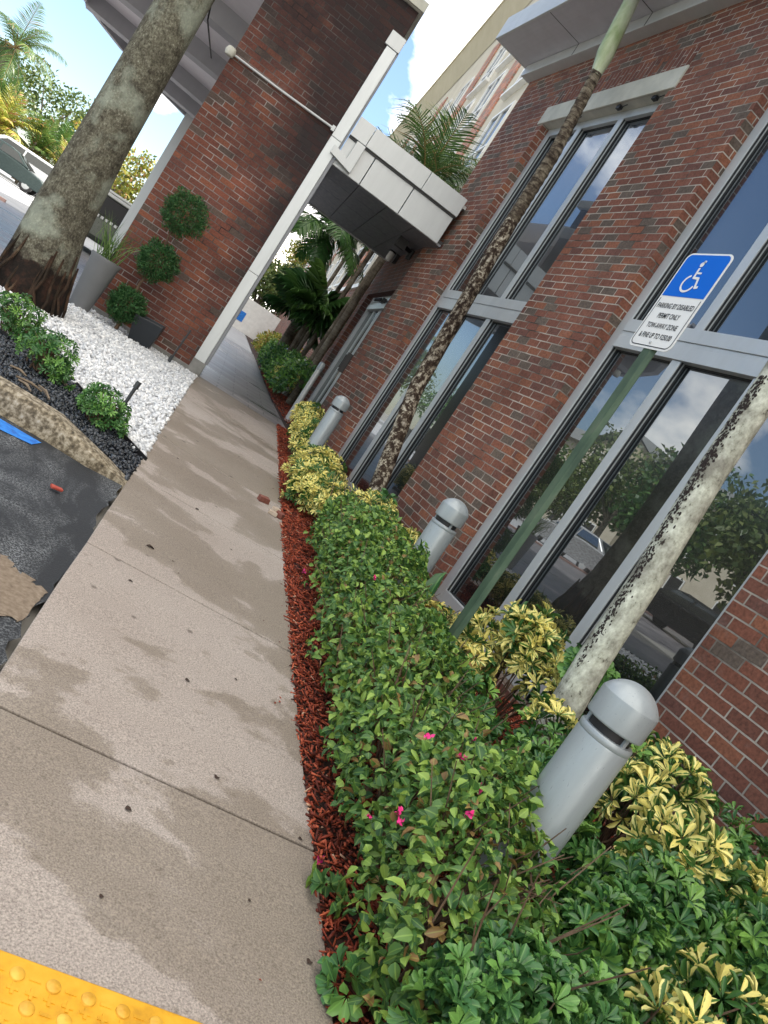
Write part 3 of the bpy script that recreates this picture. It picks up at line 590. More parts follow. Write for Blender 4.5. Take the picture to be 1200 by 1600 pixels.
# ------------------------------------------------------------------ brick tower and the linking canopy (local x = N, y = S)
T0 = (1.47, 9.4)
tow = empty('brick_tower', (T0[0], T0[1], 0), SKA, label='broad sooty brick pier with silver corner trim beside the walk', cat='pillar')
b = MB(); b.box(-1.48, -.05, 0, .9, .20, 5.02); b.build('brickwork', M['brick_tower'], tow)
b = MB(); b.box(-1.50, 0, -.015, .92, .0, .285); b.box(-.16, .005, -.03, .3, .0, .40); b.build('footing', M['footing'], tow, bevel=.008)
b = MB(); b.box(-.155, -.02, -.02, .91, .40, 1.6); b.box(-.155, -.02, -.02, .91, 1.604, 3.38); b.box(-.155, -.02, -.02, .91, 3.384, 4.53); b.box(-.02, .02, -.006, .9, .40, 3.2, 1); b.box(-.02, .004, -.006, .9, 3.2, 4.53, 1); b.build('corner_trim', [M['strip'], M['panel_dark']], tow, bevel=.004)
b = MB(); b.box(-.19, .0, -.03, .93, 4.534, 4.70); b.build('trim_cap', M['panel'], tow, bevel=.004)
b = MB(); b.box(-1.55, 0, -.07, .97, 5.03, 5.14); b.box(-1.52, -.03, -.04, .94, 5.022, 5.03); b.build('coping', M['lintel'], tow, bevel=.006)
# conduit across the brick with an elbow box
b = MB(); b.tube([(-1.46, -.03, 3.42), (-.9, -.032, 3.425), (-.19, -.03, 3.45), (-.165, -.03, 3.45)], .014, 10)
b.box(-.2, -.16, -.045, 0, 3.42, 3.48)
b.build('conduit', M['panel'], tow)
b = MB(); b.lathe([(.001, -.055), (.045, -.045), (.062, 0), (.045, .045), (.001, .055)], 0, 0, 16); el = b.build('conduit_elbow', M['lintel'], None); el.location = sk(T0, -1.50, -.05, 3.42); tag(el, 'round pale elbow at the end of the conduit on the brick pier', 'lamp')  # round elbow that ends the conduit
# canopy
can = empty('entrance_canopy', (T0[0], T0[1], 0), SKA, label='silver panelled flat canopy bridging from brick pier to building', cat='canopy')
b = MB()
for n0, n1 in ((.012, .39), (.40, .945), (.955, 1.535)): b.box(n0, n1, .02, .05, 3.14, 3.50)
b.build('front_panel', M['panel'], can, bevel=.003)
b = MB()
for n0, n1 in ((.012, .225), (.23, 1.02), (1.025, 1.555)): b.box(n0, n1, -.03, .05, 3.515, 3.75)
b.box(.012, 1.55, .0, .05, 3.49, 3.513, 1); b.build('fascia', [M['panel'], M['black']], can, bevel=.003)
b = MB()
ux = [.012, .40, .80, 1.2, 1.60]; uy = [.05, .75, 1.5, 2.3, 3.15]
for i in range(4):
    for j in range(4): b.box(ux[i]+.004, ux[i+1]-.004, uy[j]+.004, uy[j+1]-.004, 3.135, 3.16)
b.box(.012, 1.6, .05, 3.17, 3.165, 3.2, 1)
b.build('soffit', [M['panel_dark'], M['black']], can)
b = MB(); b.box(.012, 2.6, .06, 3.18, 3.66, 3.70); b.box(.012, 1.7, 3.16, 3.2, 3.12, 3.74); b.build('roof', M['panel'], can)
b = MB(); b.prism([(-.07, 3.22), (.235, 3.16), (.235, 3.50), (.12, 3.50), (.12, 3.27), (-.07, 3.32)], -.045, .015)
o = b.build('scupper_trim', M['panel'], can, bevel=.003)
me = o.data
for v in me.vertices: x, y, z = v.co; v.co = (x, -z-.045+.0, y)
me.flip_normals(); me.update()
# ------------------------------------------------------------------ porte-cochere roof beyond the pier
pc = empty('porte_cochere', (T0[0], T0[1], 0), label='grey curved driveway roof with deep ribs beyond the brick pier', cat='canopy')
def wl(x, y, z=0): return (x-T0[0], y-T0[1], z)
def ledge(y):      # curved left end of the roof
    pts = [(10.3, -1.2), (11.5, -2.0), (13, -2.55), (15, -2.75), (17.0, -2.62), (18.0, -2.33), (19.1, -1.79), (20.3, -.83), (21.1, .02), (22.0, 1.2)]
    for (a_, xa), (b_, xb) in zip(pts, pts[1:]):
        if y <= b_: return xa+(xb-xa)*(y-a_)/(b_-a_)
    return pts[-1][1]
b = MB(); ys_ = np.linspace(10.3, 21.9, 30)
ring = [(ledge(y), y) for y in ys_]; poly = ring+[(2.5, 21.9), (1.75, 14.0), (1.3, 10.3)]
poly = poly[::-1]
b.prism([(x-T0[0], y-T0[1]) for x, y in poly], 4.56, 4.9); b.build('roof', M['pc_panel'], pc)
b = MB()
def wire_x(y): return ledge(y)
for i in range(len(ys_)-1):
    (x0, y0), (x1, y1) = ring[i], ring[i+1]
    b.prism([(x0-T0[0]-.06, y0-T0[1]), (x0-T0[0]+.06, y0-T0[1]), (x1-T0[0]+.06, y1-T0[1]), (x1-T0[0]-.06, y1-T0[1])], 4.32, 4.95)
b.build('edge_beam', M['pc_rib'], pc)
for yb in (12.35, 14.9, 17.3, 19.3, 21.0):
    b = MB(); xl = ledge(yb)+.02; dy = .10 if yb < 16 else .5
    b.prism([(xl-T0[0], yb-T0[1]-.0), (1.5-T0[0], yb-T0[1]+dy*1.9), (1.5-T0[0], yb-T0[1]+dy*1.9+.35), (xl-T0[0], yb-T0[1]+.35)], 4.28, 4.56)
    b.build('rib', M['pc_rib'], pc)
b = MB(); b.tube([(-.62-T0[0], 11.2-T0[1], 4.55), (-.45-T0[0], 11.9-T0[1], 4.1), (-.2-T0[0], 15.5-T0[1], 4.5)], .012, 6); b.build('hanging_wire', M['black'], pc)
far_c = MB(); far_c.box(-.16, .16, -.16, .16, 0, 4.4); fc = far_c.build('canopy_column', M['strip'], None, bevel=.01); fc.location = (.0, 20.9, .26); fc.rotation_euler = (0, 0, SKA); tag(fc, 'pale square column of the driveway roof behind the brick pier', 'column')

# ------------------------------------------------------------------ hotel facade behind
H0 = (4.0, 9.8)
hot = empty('hotel', (H0[0], H0[1], 0), SKA, label='cream multi-storey hotel with brick strips and white window frames', cat='building')
LEN = 62.; HT = 14.25
b = MB(); b.box(0, 12, .0, LEN, 3.70, HT); b.build('wall', M['tan'], hot)
b = MB(); b.box(-.03, 12, .0, LEN, -.3, 3.62); b.build('brick_base', M['brick'], hot)
b = MB(); b.box(-.10, .1, .0, LEN, 3.62, 3.76); b.build('sill_band', M['white'], hot)
b = MB()
b.add([(-.02, 0, HT-.3), (-.02, LEN, HT-.3), (-.50, LEN, 14.75), (-.50, 0, 14.75)], [(0, 1, 2, 3)]); b.box(-.54, 12, -.4, LEN+.4, 14.752, 14.98)
for u in np.arange(1, LEN, 3.5): b.prism([(-.5, 0), (-.04, 0), (-.04, .9)], 0, .14) if False else None
b.build('eave', M['tan_dark'], hot)
for k in range(9):
    u0 = 1.8+7*k
    b = MB(); b.box(-.05, .02, u0, u0+1.05, 3.765, 13.0); b.build('brick_pilaster', M['brick_far'], hot)
def hwin(u0, z0, z1, w_=1.5):
    f = MB(); t = .07
    f.box(-.05, .03, u0, u0+t, z0, z1); f.box(-.05, .03, u0+w_-t, u0+w_, z0, z1); f.box(-.05, .03, u0+t, u0+w_-t, z1-t, z1); f.box(-.05, .03, u0+t, u0+w_-t, z0, z0+t)
    f.box(-.045, .03, u0+w_/2-.03, u0+w_/2+.03, z0+t, z1-t); f.box(-.045, .03, u0+t, u0+w_-t, z0+.52, z0+.58)
    f.box(-.13, .0, u0-.25, u0+w_+.25, z0-.09, z0-.004)
    o = f.build('window', M['white'], hot)
    g = MB(); g.add([(-.012, u0, z0), (-.012, u0, z1), (-.012, u0+w_, z1), (-.012, u0+w_, z0)], [(0, 1, 2, 3)]); g.build('pane', M['glass_far'], o)
for k in range(9):
    for du in (-3.6, -.8):
        u = 7+7*k+du
        for z in (3.95, 6.25, 8.42, 10.55, 12.4):
            if z < 12: hwin(u, z+.04, z+1.6)
# ------------------------------------------------------------------ bollards
def bollard(x, y, zb, label, grp='grey dome bollards along the building', first=[None]):
    if first[0] is None:
        t = empty('bollard', (x, y, zb))
        r = .080
        m1 = MB(); m1.lathe([(r, -.05), (r, .655), (r*.98, .66), (r*1.0, .663), (r*1.0, .676), (r*.96, .681), (r*.8, .682)], seg=48); m1.build('body', M['bollard'], t)
        m2 = MB(); m2.lathe([(r*.8, .66), (r*.8, .72)], seg=32); m2.build('slot', M['black'], t)
        m3 = MB(); m3.lathe([(r*.8, .712), (r*1.04, .708), (r*1.06, .712), (r*1.06, .785), (r*1.05, .789)]+[(r*1.045*math.sin(a)/math.sin(1.12), .789+r*1.045/math.sin(1.12)*(math.cos(a)-math.cos(1.12))) for a in np.linspace(1.12, .01, 11)], seg=48); m3.build('cap', M['bollard'], t).data.set_sharp_from_angle(angle=R(20))
        m5 = MB(); m5.lathe([(.007, 0), (.006, .004), (.001, .005)], seg=10); m5.v = [(-r-v[2]*.9+.0005, v[0], v[1]+.42) for v in m5.v]; m5.build('screw', M['panel_dark'], t)
        m4 = MB()
        for k in range(3): a = k*2.094+.5; m4.box(r*.82*math.cos(a)-.006, r*.82*math.cos(a)+.006, r*.82*math.sin(a)-.006, r*.82*math.sin(a)+.006, .68, .712)
        m4.build('spacer', M['bollard'], t)
        first[0] = t
    else:
        src = first[0]; t = src.copy(); C.objects.link(t); t.location = (x, y, zb)
        for ch in src.children:
            c = ch.copy(); C.objects.link(c); c.parent = t
    return tag(t, label, 'bollard', grp)
bollard(1.655, 1.50, .035, 'nearest grey dome bollard among the green and yellow shrubs')
bollard(2.14, 3.72, .09, 'middle grey bollard at the back of the hedge before the brick pier')
bollard(2.47, 7.37, .175, 'grey bollard standing in red mulch beside the yellow bush')
bollard(4.0, 15.4, .27, 'bollard among the palms beyond the canopy, nearer one')
bollard(4.3, 18.2, .27, 'farthest small bollard behind the dark clipped hedge')
po = empty('push_button_post', (3.02, 10.65, .22), label='slim silver post standing before the sliding door', cat='post')
b = MB(); b.lathe([(.04, 0), (.04, .86)], seg=20); b.build('pole', M['panel'], po)
b = MB(); b.lathe([(.045, .86), (.045, .96), (.03, .985), (.001, .99)], seg=20); b.build('head', M['bollard'], po)

# ------------------------------------------------------------------ foliage builders
def hedge_surface(n, y0, y1, xl, xr, zt, gfun, depth=.10):
    """points in the outer shell of a rounded hedge: top, walk side and wall side"""
    y = rng.uniform(y0, y1, n); a = rng.uniform(-.15, 1.1, n)*math.pi       # angle round the section
    L_ = np.array([xl(v) for v in y]); R_ = np.array([xr(v) for v in y]); cx = (L_+R_)/2; hw = (R_-L_)/2; g = Gv(y); h = zt(y, cx)-g
    # end rounding
    e = np.clip(np.minimum(y-y0, y1-y)/.28, 0, 1)**.5
    k = .78; ca, sa = np.cos(a), np.sin(a)
    sx = np.sign(ca)*np.abs(ca)**k; sz = np.sign(sa)*np.abs(sa)**k
    lump = 1+.10*np.sin(y*7.3+a*2)+.09*np.sin(y*17+a*5)+.06*np.sin(a*9+y*3)+.05*np.sin(y*31+a*11)
    ins = 1.05-depth*rng.random(n)**1.3*3.4
    X = cx+hw*sx*lump*ins*(.6+.4*e); Z = g+h*.42+h*.58*sz*lump*ins*e
    Nn = norm(np.stack([ca/hw, np.zeros(n), sa/(h*.58)], 1)); return np.stack([X, y, Z], 1), Nn
# --- main bougainvillea hedge
LUMP = 1
hg = empty('hedge', (1.7, 3, .07), label='long low green bougainvillea hedge with a few pink flowers beside the walk', cat='hedge')
hl = lambda y: swr(y)+.035+.042*max(0, y-1.2)+.10*max(0, 1.15-y); hr = lambda y: swr(y)+.50+.045*(y-1)
def hz(y, cx): return Gv(y)+.455+.045*np.sin(y*2.1)+.03*np.sin(y*5.3+1)-.17*np.clip((1.6-y)/.6, 0, 1)
P, Nn = hedge_surface(21000, .84, 4.85, hl, hr, hz, G)
keep = P[:, 2] > Gv(P[:, 1])+.01
# sparse twiggy gap near the front corner
gap = (np.hypot((P[:, 0]-1.50)/.13, (P[:, 1]-1.22)/.12) < 1) & (rng.random(len(P)) < .7); keep &= ~gap
P, Nn = P[keep], Nn[keep]; n = len(P)
D = norm(Nn*.45+rdir(n)*.95+np.array([0, 0, -.3])); NL = norm(Nn*.8+np.array([0, 0, .5])+rdir(n)*.75)
o = leaves('foliage', P, D, NL, np.clip(rng.normal(.029, .010, n), .011, .052), rng.uniform(.006, .0155, n), 'ovate', M['lf_hedge']); loc(o, hg)
b = MB()
for i in range(420):
    y = random.uniform(1.0, 5.1); x0 = (hl(y)+hr(y))/2+random.uniform(-.1, .1); g = G(0, y)
    a = random.uniform(0, 6.28); r_ = random.uniform(.12, .27); h = random.uniform(.2, .52)
    p0 = Vector((x0, y, g-.02)); p3 = Vector((x0+math.cos(a)*r_, y+math.sin(a)*r_, g+h)); mid = (p0+p3)/2+Vector((random.uniform(-.05, .05), random.uniform(-.05, .05), .03))
    b.tube([p0, mid, p3], [.005, .003, .0013], 5, cap=False)
for i in range(26):
    y = random.uniform(1.02, 1.4); x0 = 1.45+random.uniform(-.1, .25); g = G(0, y); pts = [Vector((x0, y, g+random.uniform(0, .3)))]
    d = Vector((random.uniform(-1, 1), random.uniform(-1, 1), random.uniform(-.1, 1))).normalized()
    for k in range(4): d = (d+Vector((random.uniform(-.5, .5), random.uniform(-.5, .5), random.uniform(-.3, .4)))).normalized(); pts.append(pts[-1]+d*.05)
    b.tube(pts, [.003, .0026, .002, .0016, .001], 5, cap=False)
loc(b.build('branches', M['twig']), hg)
fl = [(575, 1275), (622, 1268), (624, 1283), (735, 1272), (722, 1183), (740, 1155), (585, 903), (475, 893), (477, 910), (672, 1150), (750, 1235), (500, 1342)]
fpos = []
for px, py in fl:
    d = _f+r2*((px-600)/1200)-u2*((py-800)/1200)
    # walk along the sight line to the hedge skin
    best = None
    for t in np.arange(1.2, 6, .01):
        q = d*t+Vector((0, 0, 1.105)); y = q.y
        if 1.0 < y < 4.8 and hl(y)-.03 < q.x < hr(y) and q.z < float(hz(np.array([y]), 0)[0])+.0: best = q; break
    if best: fpos.append(best-d*.02)
b_ = np.array([tuple(p) for p in fpos]); 
for q_ in b_:
    P = np.repeat(q_[None], 6, 0)+rng.normal(size=(6, 3))*.003; loc(leaves('flower', P, rdir(6), rdir(6), .013, .006, 'ovate', M['pink']), hg)
# --- rosette shrubs
def shrub(name, label, cat, blobs, ln, wd, m, per=7, spread=.75, droop=.1, stems=True, shape='obov', grp=None, m2=None, base=None, sub='leaves'):
    """blobs: (x, y, z, rx, ry, rz, rosettes, yellow share)"""
    x0, y0 = blobs[0][0], blobs[0][1]; root = empty(name, (x0, y0, G(x0, y0)), label=label, cat=cat, group=grp)
    Rs, Ns = [], []
    for (x, y, z, rx, ry, rz, nn, *_) in blobs:
        nn = int(nn*1.55)
        d = rdir(nn*2); d = d[d[:, 2] > -.55][:nn]; rad = rng.uniform(.55, 1.05, len(d))[:, None]
        Rs.append(np.array([x, y, z])+d*rad*np.array([rx, ry, rz])); Ns.append(norm(d/np.array([rx, ry, rz])+np.array([0, 0, .8/rz*.25])+rdir(len(d))*.2/max(rx, .05)))
    Rc, Na = np.concatenate(Rs), np.concatenate(Ns); ok = Rc[:, 2] > Gv(Rc[:, 1])+.02; Rc, Na = Rc[ok], Na[ok]; n = len(Rc)
    size = rng.uniform(.75, 1.2, n)
    t1 = norm(np.cross(Na, rdir(n))); t2 = np.cross(Na, t1); Ps, Ds, NLs, Ls, Rn = [], [], [], [], []
    rr = rng.random(n)*.9+.05
    for k in range(per):
        a = 2*math.pi*(k/per)+rng.uniform(-.25, .25, n); rd = t1*np.cos(a)[:, None]+t2*np.sin(a)[:, None]; sp_ = spread*rng.uniform(.75, 1.15, n)[:, None]
        D = norm(rd*sp_+Na*(1-sp_*.72)+np.array([0, 0, -droop])); Ps.append(Rc+D*.004); Ds.append(D); NLs.append(norm(Na*1.0-rd*.25+rdir(n)*.18)); Ls.append(ln*size*rng.uniform(.8, 1.15, n)); Rn.append(np.clip(rr+rng.uniform(-.12, .12, n), 0, 1))
    P = np.concatenate(Ps); D = np.concatenate(Ds); NL = np.concatenate(NLs); Ln = np.concatenate(Ls); Rn = np.concatenate(Rn)
    loc(leaves('foliage', P, D, NL, Ln, Ln*wd, shape, m, rnd=Rn), root)
    if stems:
        b = MB(); idx = np.arange(n) if n < 36 else rng.choice(n, 36, replace=False)
        for i in idx:
            bx = x0+random.uniform(-.05, .05)+(Rc[i, 0]-x0)*.25; by = y0+random.uniform(-.05, .05)+(Rc[i, 1]-y0)*.25
            p0 = Vector((bx, by, G(bx, by)-.02)); p1 = Vector(Rc[i]); mid = (p0+p1)/2+Vector((random.uniform(-.04, .04), random.uniform(-.04, .04), .05)); b.tube([p0, mid, p1], [.006, .004, .0018], 5, cap=False)
        loc(b.build('stems', M['twig']), root)
    return root
YS = 'yellow variegated shrubs in the bed'
# far yellow bush beside the third bollard, and the row behind the hedge end
shrub('shrub', 'yellow variegated bush left of the farthest of the three near bollards', 'shrub', [(2.46, 7.72, .46, .17, .26, .19, 130), (2.50, 8.15, .58, .16, .24, .17, 90), (2.36, 7.45, .33, .10, .16, .10, 30)], .055, .16, M['lf_yel'], grp=YS)
shrub('shrub', 'wide bright yellow variegated bush where the green hedge ends', 'shrub', [(2.10, 5.75, .34, .24, .34, .19, 180), (2.28, 6.35, .38, .2, .3, .17, 120), (1.98, 5.42, .26, .16, .2, .14, 70)], .055, .16, M['lf_yel'], grp=YS)
shrub('shrub', 'yellow variegated bush between the hedge end and the brick pier', 'shrub', [(2.40, 5.15, .36, .20, .32, .20, 130), (2.50, 4.6, .36, .17, .25, .18, 90), (2.1, 5.0, .33, .16, .22, .19, 80)], .055, .16, M['lf_yel'], grp=YS)
shrub('shrub', 'small yellow sprigs right behind the middle bollard', 'shrub', [(2.62, 3.95, .22, .10, .22, .09, 22)], .055, .155, M['lf_yel'], grp=YS)
shrub('shrub', 'tall yellow variegated bush right of the green sign post', 'shrub', [(2.45, 2.95, .56, .14, .20, .16, 62), (2.36, 3.12, .40, .13, .16, .18, 40), (2.52, 2.72, .42, .12, .16, .16, 28), (2.2, 2.9, .3, .12, .14, .14, 20)], .066, .155, M['lf_yel'], per=8, grp=YS)
shrub('shrub', 'tall dark green sprig rising beside the pale palm trunk', 'shrub', [(2.56, 2.62, .62, .085, .12, .10, 26), (2.5, 2.55, .4, .06, .09, .09, 9)], .062, .3, M['lf_pitto'])
shrub('shrub', 'dark green glossy shrub between the pale trunk and the nearest bollard', 'shrub', [(2.50, 2.12, .42, .16, .22, .18, 85), (2.62, 1.95, .50, .13, .16, .13, 35), (2.2, 2.2, .3, .14, .2, .17, 45)], .048, .21, M['lf_dark'])
shrub('shrub', 'green shrub filling the gap behind the hedge and the nearest bollard', 'shrub', [(2.05, 1.95, .30, .16, .24, .16, 90), (1.95, 2.45, .30, .12, .24, .14, 70), (1.9, 1.55, .26, .13, .15, .14, 50), (2.75, 1.6, .45, .16, .3, .2, 70)], .046, .2, M['lf_dark'])
shrub('shrub', 'yellow tipped shrub behind the nearest bollard cap', 'shrub', [(2.56, 1.98, .55, .10, .20, .10, 20), (2.3, 1.82, .44, .14, .14, .14, 20), (2.2, 2.25, .44, .1, .14, .08, 12)], .066, .155, M['lf_yel'], per=7, grp=YS)
shrub('shrub', 'yellow variegated shrub right of the nearest bollard', 'shrub', [(2.16, 1.48, .50, .14, .14, .12, 26), (2.32, 1.36, .46, .14, .12, .12, 24), (2.05, 1.40, .36, .13, .12, .10, 14)], .07, .155, M['lf_yel'], per=7, grp=YS)
shrub('shrub', 'broad dark glossy green shrub filling the lower right corner', 'shrub', [(2.0, 1.30, .34, .22, .20, .17, 260), (2.2, 1.15, .42, .16, .15, .15, 150), (1.72, 1.2, .30, .18, .13, .14, 150), (2.4, 1.5, .45, .16, .2, .14, 110), (2.02, .98, .22, .2, .16, .14, 130), (1.72, 1.05, .2, .16, .14, .12, 90)], .044, .205, M['lf_dark'], per=8)
shrub('shrub', 'yellow variegated stems low in the right bottom corner', 'shrub', [(1.72, .95, .30, .10, .10, .12, 22), (1.86, .92, .18, .09, .09, .10, 14), (1.95, 1.02, .36, .11, .10, .10, 16), (2.25, 1.22, .47, .08, .10, .08, 9)], .06, .155, M['lf_yel'], per=6, grp=YS)
shrub('shrub', 'light green thick leaved shrub at the front end of the hedge', 'shrub', [(1.33, 1.0, .27, .20, .11, .09, 150), (1.50, .98, .27, .12, .12, .09, 80), (1.16, .96, .22, .09, .09, .08, 40), (1.35, .86, .16, .18, .1, .09, 80)], .037, .23, M['lf_pitto'], per=8, spread=.62)
shrub('weed', 'single small green sprig at the walk edge by the red mulch', 'plant', [(1.09, 1.16, .07, .03, .04, .03, 5)], .045, .3, M['lf_pitto'], stems=False)
shrub('weed', 'green sprig creeping onto the concrete from the hedge', 'plant', [(1.12, 1.42, .07, .025, .05, .025, 6)], .036, .35, M['lf_hedge'], stems=False, shape='ovate')
shrub('shrub', 'green leafy plant at the foot of the white flecked trunk', 'shrub', [(2.72, 5.75, .42, .10, .14, .10, 14)], .11, .24, M['lf_pitto'], per=6)
# broad glossy leaves beside the middle bollard
r_ = empty('lily_plant', (2.12, 3.4, .09), label='broad leaved green plant leaning on the middle bollard', cat='plant')
P = np.array([(2.08, 3.42, .40), (2.1, 3.36, .42), (2.25, 3.30, .36), (2.3, 3.3, .33), (2.28, 3.28, .30), (2.06, 3.5, .42)]); D = norm(np.array([(-.1, .3, .5), (.1, .3, .6), (.6, -.3, .2), (.7, .1, .1), (.5, -.6, -.1), (-.3, .6, .5)]))
loc(leaves('foliage', P, D, norm(np.array([(-.8, -.6, .3)]*6)+rdir(6)*.3), .2, .04, 'ovate', M['lf_pitto']), r_)
# shrubs in the pebble bed
for (x, y, z, r0, lb) in ((-.30, 5.80, .28, .17, 'round green shrub nearest the palm roots in the pebble bed'), (-.02, 5.20, .26, .17, 'middle green shrub between palm and garden stake, on black pebbles'), (.37, 4.72, .22, .145, 'green shrub with pink bud beside the leaning black stake')):
    shrub('shrub', lb, 'shrub', [(x, y, z, r0, r0*.95, r0*.8, 95), (x+.08, y-.04, z-.08, r0*.7, r0*.7, r0*.6, 40)], .034, .2, M['lf_pitto'] if z < .27 else M['lf_dark'], per=7, grp='shrubs in the pebble bed')

# far clipped hedge and planting
hf = empty('hedge', (3.6, 15, .26), label='dark clipped hedge along the walk beyond the canopy', cat='hedge')
P, Nn = hedge_surface(13000, 12.2, 23.5, lambda y: swr(y)+.03, lambda y: swr(y)+.85, lambda y, c: Gv(y)+.72+.08*np.sin(y*1.7), G)
n = len(P); loc(leaves('foliage', P, norm(Nn+rdir(n)), norm(Nn+rdir(n)*.6), rng.uniform(.06, .11, n), .025, 'quad', M['lf_dark']), hf)
hf = empty('hedge', (5, 26, .26), label='sunny yellow green hedge at the far end of the walk', cat='hedge')
P, Nn = hedge_surface(3500, 23.6, 34, lambda y: swr(y)+.1, lambda y: swr(y)+1.4, lambda y, c: Gv(y)+.9+.1*np.sin(y*1.3), G)
n = len(P); loc(leaves('foliage', P, norm(Nn+rdir(n)), norm(Nn+rdir(n)*.6), rng.uniform(.08, .14, n), .035, 'quad', M['lf_fary']), hf)
shrub('shrub', 'yellowish bush beside the slim post under the canopy', 'shrub', [(3.6, 14.2, .6, .25, .5, .2, 60)], .09, .16, M['lf_yel'], grp=YS)

# ------------------------------------------------------------------ palms and trunks
def trunk(name, pts, rad, m, root, seg=28, sub=14, wob=.0, ring=0, flare=None):
    pts = [Vector(p) for p in pts]; P = []; Rr = []
    nseg = len(pts)-1
    for i in range(nseg):
        for k in range(sub):
            t = k/sub; P.append(pts[i].lerp(pts[i+1], t)); Rr.append(rad[i]*(1-t)+rad[i+1]*t)
    P.append(pts[-1]); Rr.append(rad[-1])
    if ring:
        Rr = [r*(1+(.07 if i % 2 else -.03)) for i, r in enumerate(Rr)]
    b = MB(); n = len(P); vs = []
    ph = [random.uniform(0, 6.28) for _ in range(6)]
    for i, p in enumerate(P):
        for k in range(seg):
            a = 2*math.pi*k/seg; r = Rr[i]*(1+wob*(math.sin(3*a+ph[0]+p.z*.8)+.6*math.sin(5*a+ph[1]-p.z*1.7)+.5*math.sin(2*a+p.z*3+ph[2])))
            if flare and p.z < flare[0]:
                q = (flare[0]-p.z)/flare[0]; r *= 1+flare[1]*q*q*(1+.45*math.sin(7*a+ph[3])+.35*math.sin(11*a+ph[4]))
            vs.append((p.x+r*math.cos(a), p.y+r*math.sin(a), p.z))
    fs = [(i*seg+k, i*seg+(k+1) % seg, (i+1)*seg+(k+1) % seg, (i+1)*seg+k) for i in range(n-1) for k in range(seg)]
    b.add(vs, fs, 0, True); o = b.build(name, m); 
    for p in o.data.polygons: p.use_smooth = True
    return loc(o, root)
def feather_crown(root, top, nf, L0, m, droop=1.0, width=.25, nl=34, el=(10, 75), name='crown', lw=.012, fold=.5, up0=None, seedang=0):
    """arching feather fronds: rachis and leaflets in one mesh"""
    Ps, Ds, Ns, Ls, Ws = [], [], [], [], []; b = MB()
    for i in range(nf):
        az = seedang+2.39996*i+random.uniform(-.2, .2); e0 = R(random.uniform(*el)); Lf = L0*random.uniform(.8, 1.1)
        d = Vector((math.cos(az)*math.cos(e0), math.sin(az)*math.cos(e0), math.sin(e0))); p = Vector(top); pts = [p.copy()]; steps = 12
        for k in range(steps):
            d = (d+Vector((0, 0, -droop*.12*(.4+k/steps)))).normalized(); p = p+d*Lf/steps; pts.append(p.copy())
        b.tube(pts, [max(.0025, Lf*.011*(1-k/(steps+2))) for k in range(steps+1)], 5, cap=False)
        for k in range(nl):
            t = .12+.86*k/nl; f = t*steps; j = min(int(f), steps-1); q = pts[j].lerp(pts[j+1], f-j); tg = (pts[j+1]-pts[j]).normalized()
            sd_ = tg.cross(Vector((0, 0, 1))); sd_ = sd_.normalized() if sd_.length > .01 else Vector((1, 0, 0)); up = sd_.cross(tg)
            ll = width*Lf*math.sin(math.pi*min(1, .18+t*.8))**.7
            for s in (-1, 1):
                dd = (sd_*s*1.0+tg*(.55+.5*t)+up*random.uniform(-.1, .35)*fold-Vector((0, 0, .35*droop*random.uniform(.5, 1)))).normalized()
                Ps.append(q); Ds.append(dd); Ns.append(up+sd_*s*random.uniform(-.5, .5)); Ls.append(ll*random.uniform(.85, 1.1)); Ws.append(lw*Lf*.8)
    o = leaves(name, np.array(Ps), np.array([tuple(x) for x in Ds]), np.array([tuple(x) for x in Ns]), np.array(Ls), np.array(Ws), 'blade', m, rnd=np.clip(np.repeat(rng.random(nf), nl*2)*.6+rng.random(nf*nl*2)*.4, 0, 1)); loc(o, root)
    loc(b.build('fronds_stalks', m), root)
def fan_crown(root, top, nf, rad, m, stalk=.5, el=(-20, 80), seg=26):
    b = MB(); Ps, Ds, Ns, Ls, Ws, Rn = [], [], [], [], [], []
    for i in range(nf):
        az = 2.39996*i; e0 = R(random.uniform(*el)); d = Vector((math.cos(az)*math.cos(e0), math.sin(az)*math.cos(e0), math.sin(e0))); c = Vector(top)+d*stalk*random.uniform(.7, 1.2)-Vector((0, 0, .05))
        b.tube([Vector(top), (Vector(top)+c)/2+Vector((0, 0, .03)), c], .008, 5, cap=False)
        sd_ = d.cross(Vector((0, 0, 1))).normalized(); up = sd_.cross(d); rn = random.random()
        for k in range(seg):
            a = (k/(seg-1)-.5)*R(250); dd = (d*math.cos(a)+sd_*math.sin(a)+up*(-.12-.3*abs(math.sin(a)))).normalized(); Lk = rad*(1-.22*abs(a)/2.2)*random.uniform(.9, 1.05)
            Ps.append(c); Ds.append(dd+Vector((0, 0, -.12))); Ns.append(up+sd_*(.5 if k % 2 else -.5)); Ls.append(Lk); Ws.append(rad*.055); Rn.append(rn)
    loc(leaves('crown', np.array([tuple(x) for x in Ps]), np.array([tuple(x) for x in Ds]), np.array([tuple(x) for x in Ns]), np.array(Ls), np.array(Ws), 'obov', m, rnd=np.array(Rn)), root)
    loc(b.build('leaf_stalks', m), root)
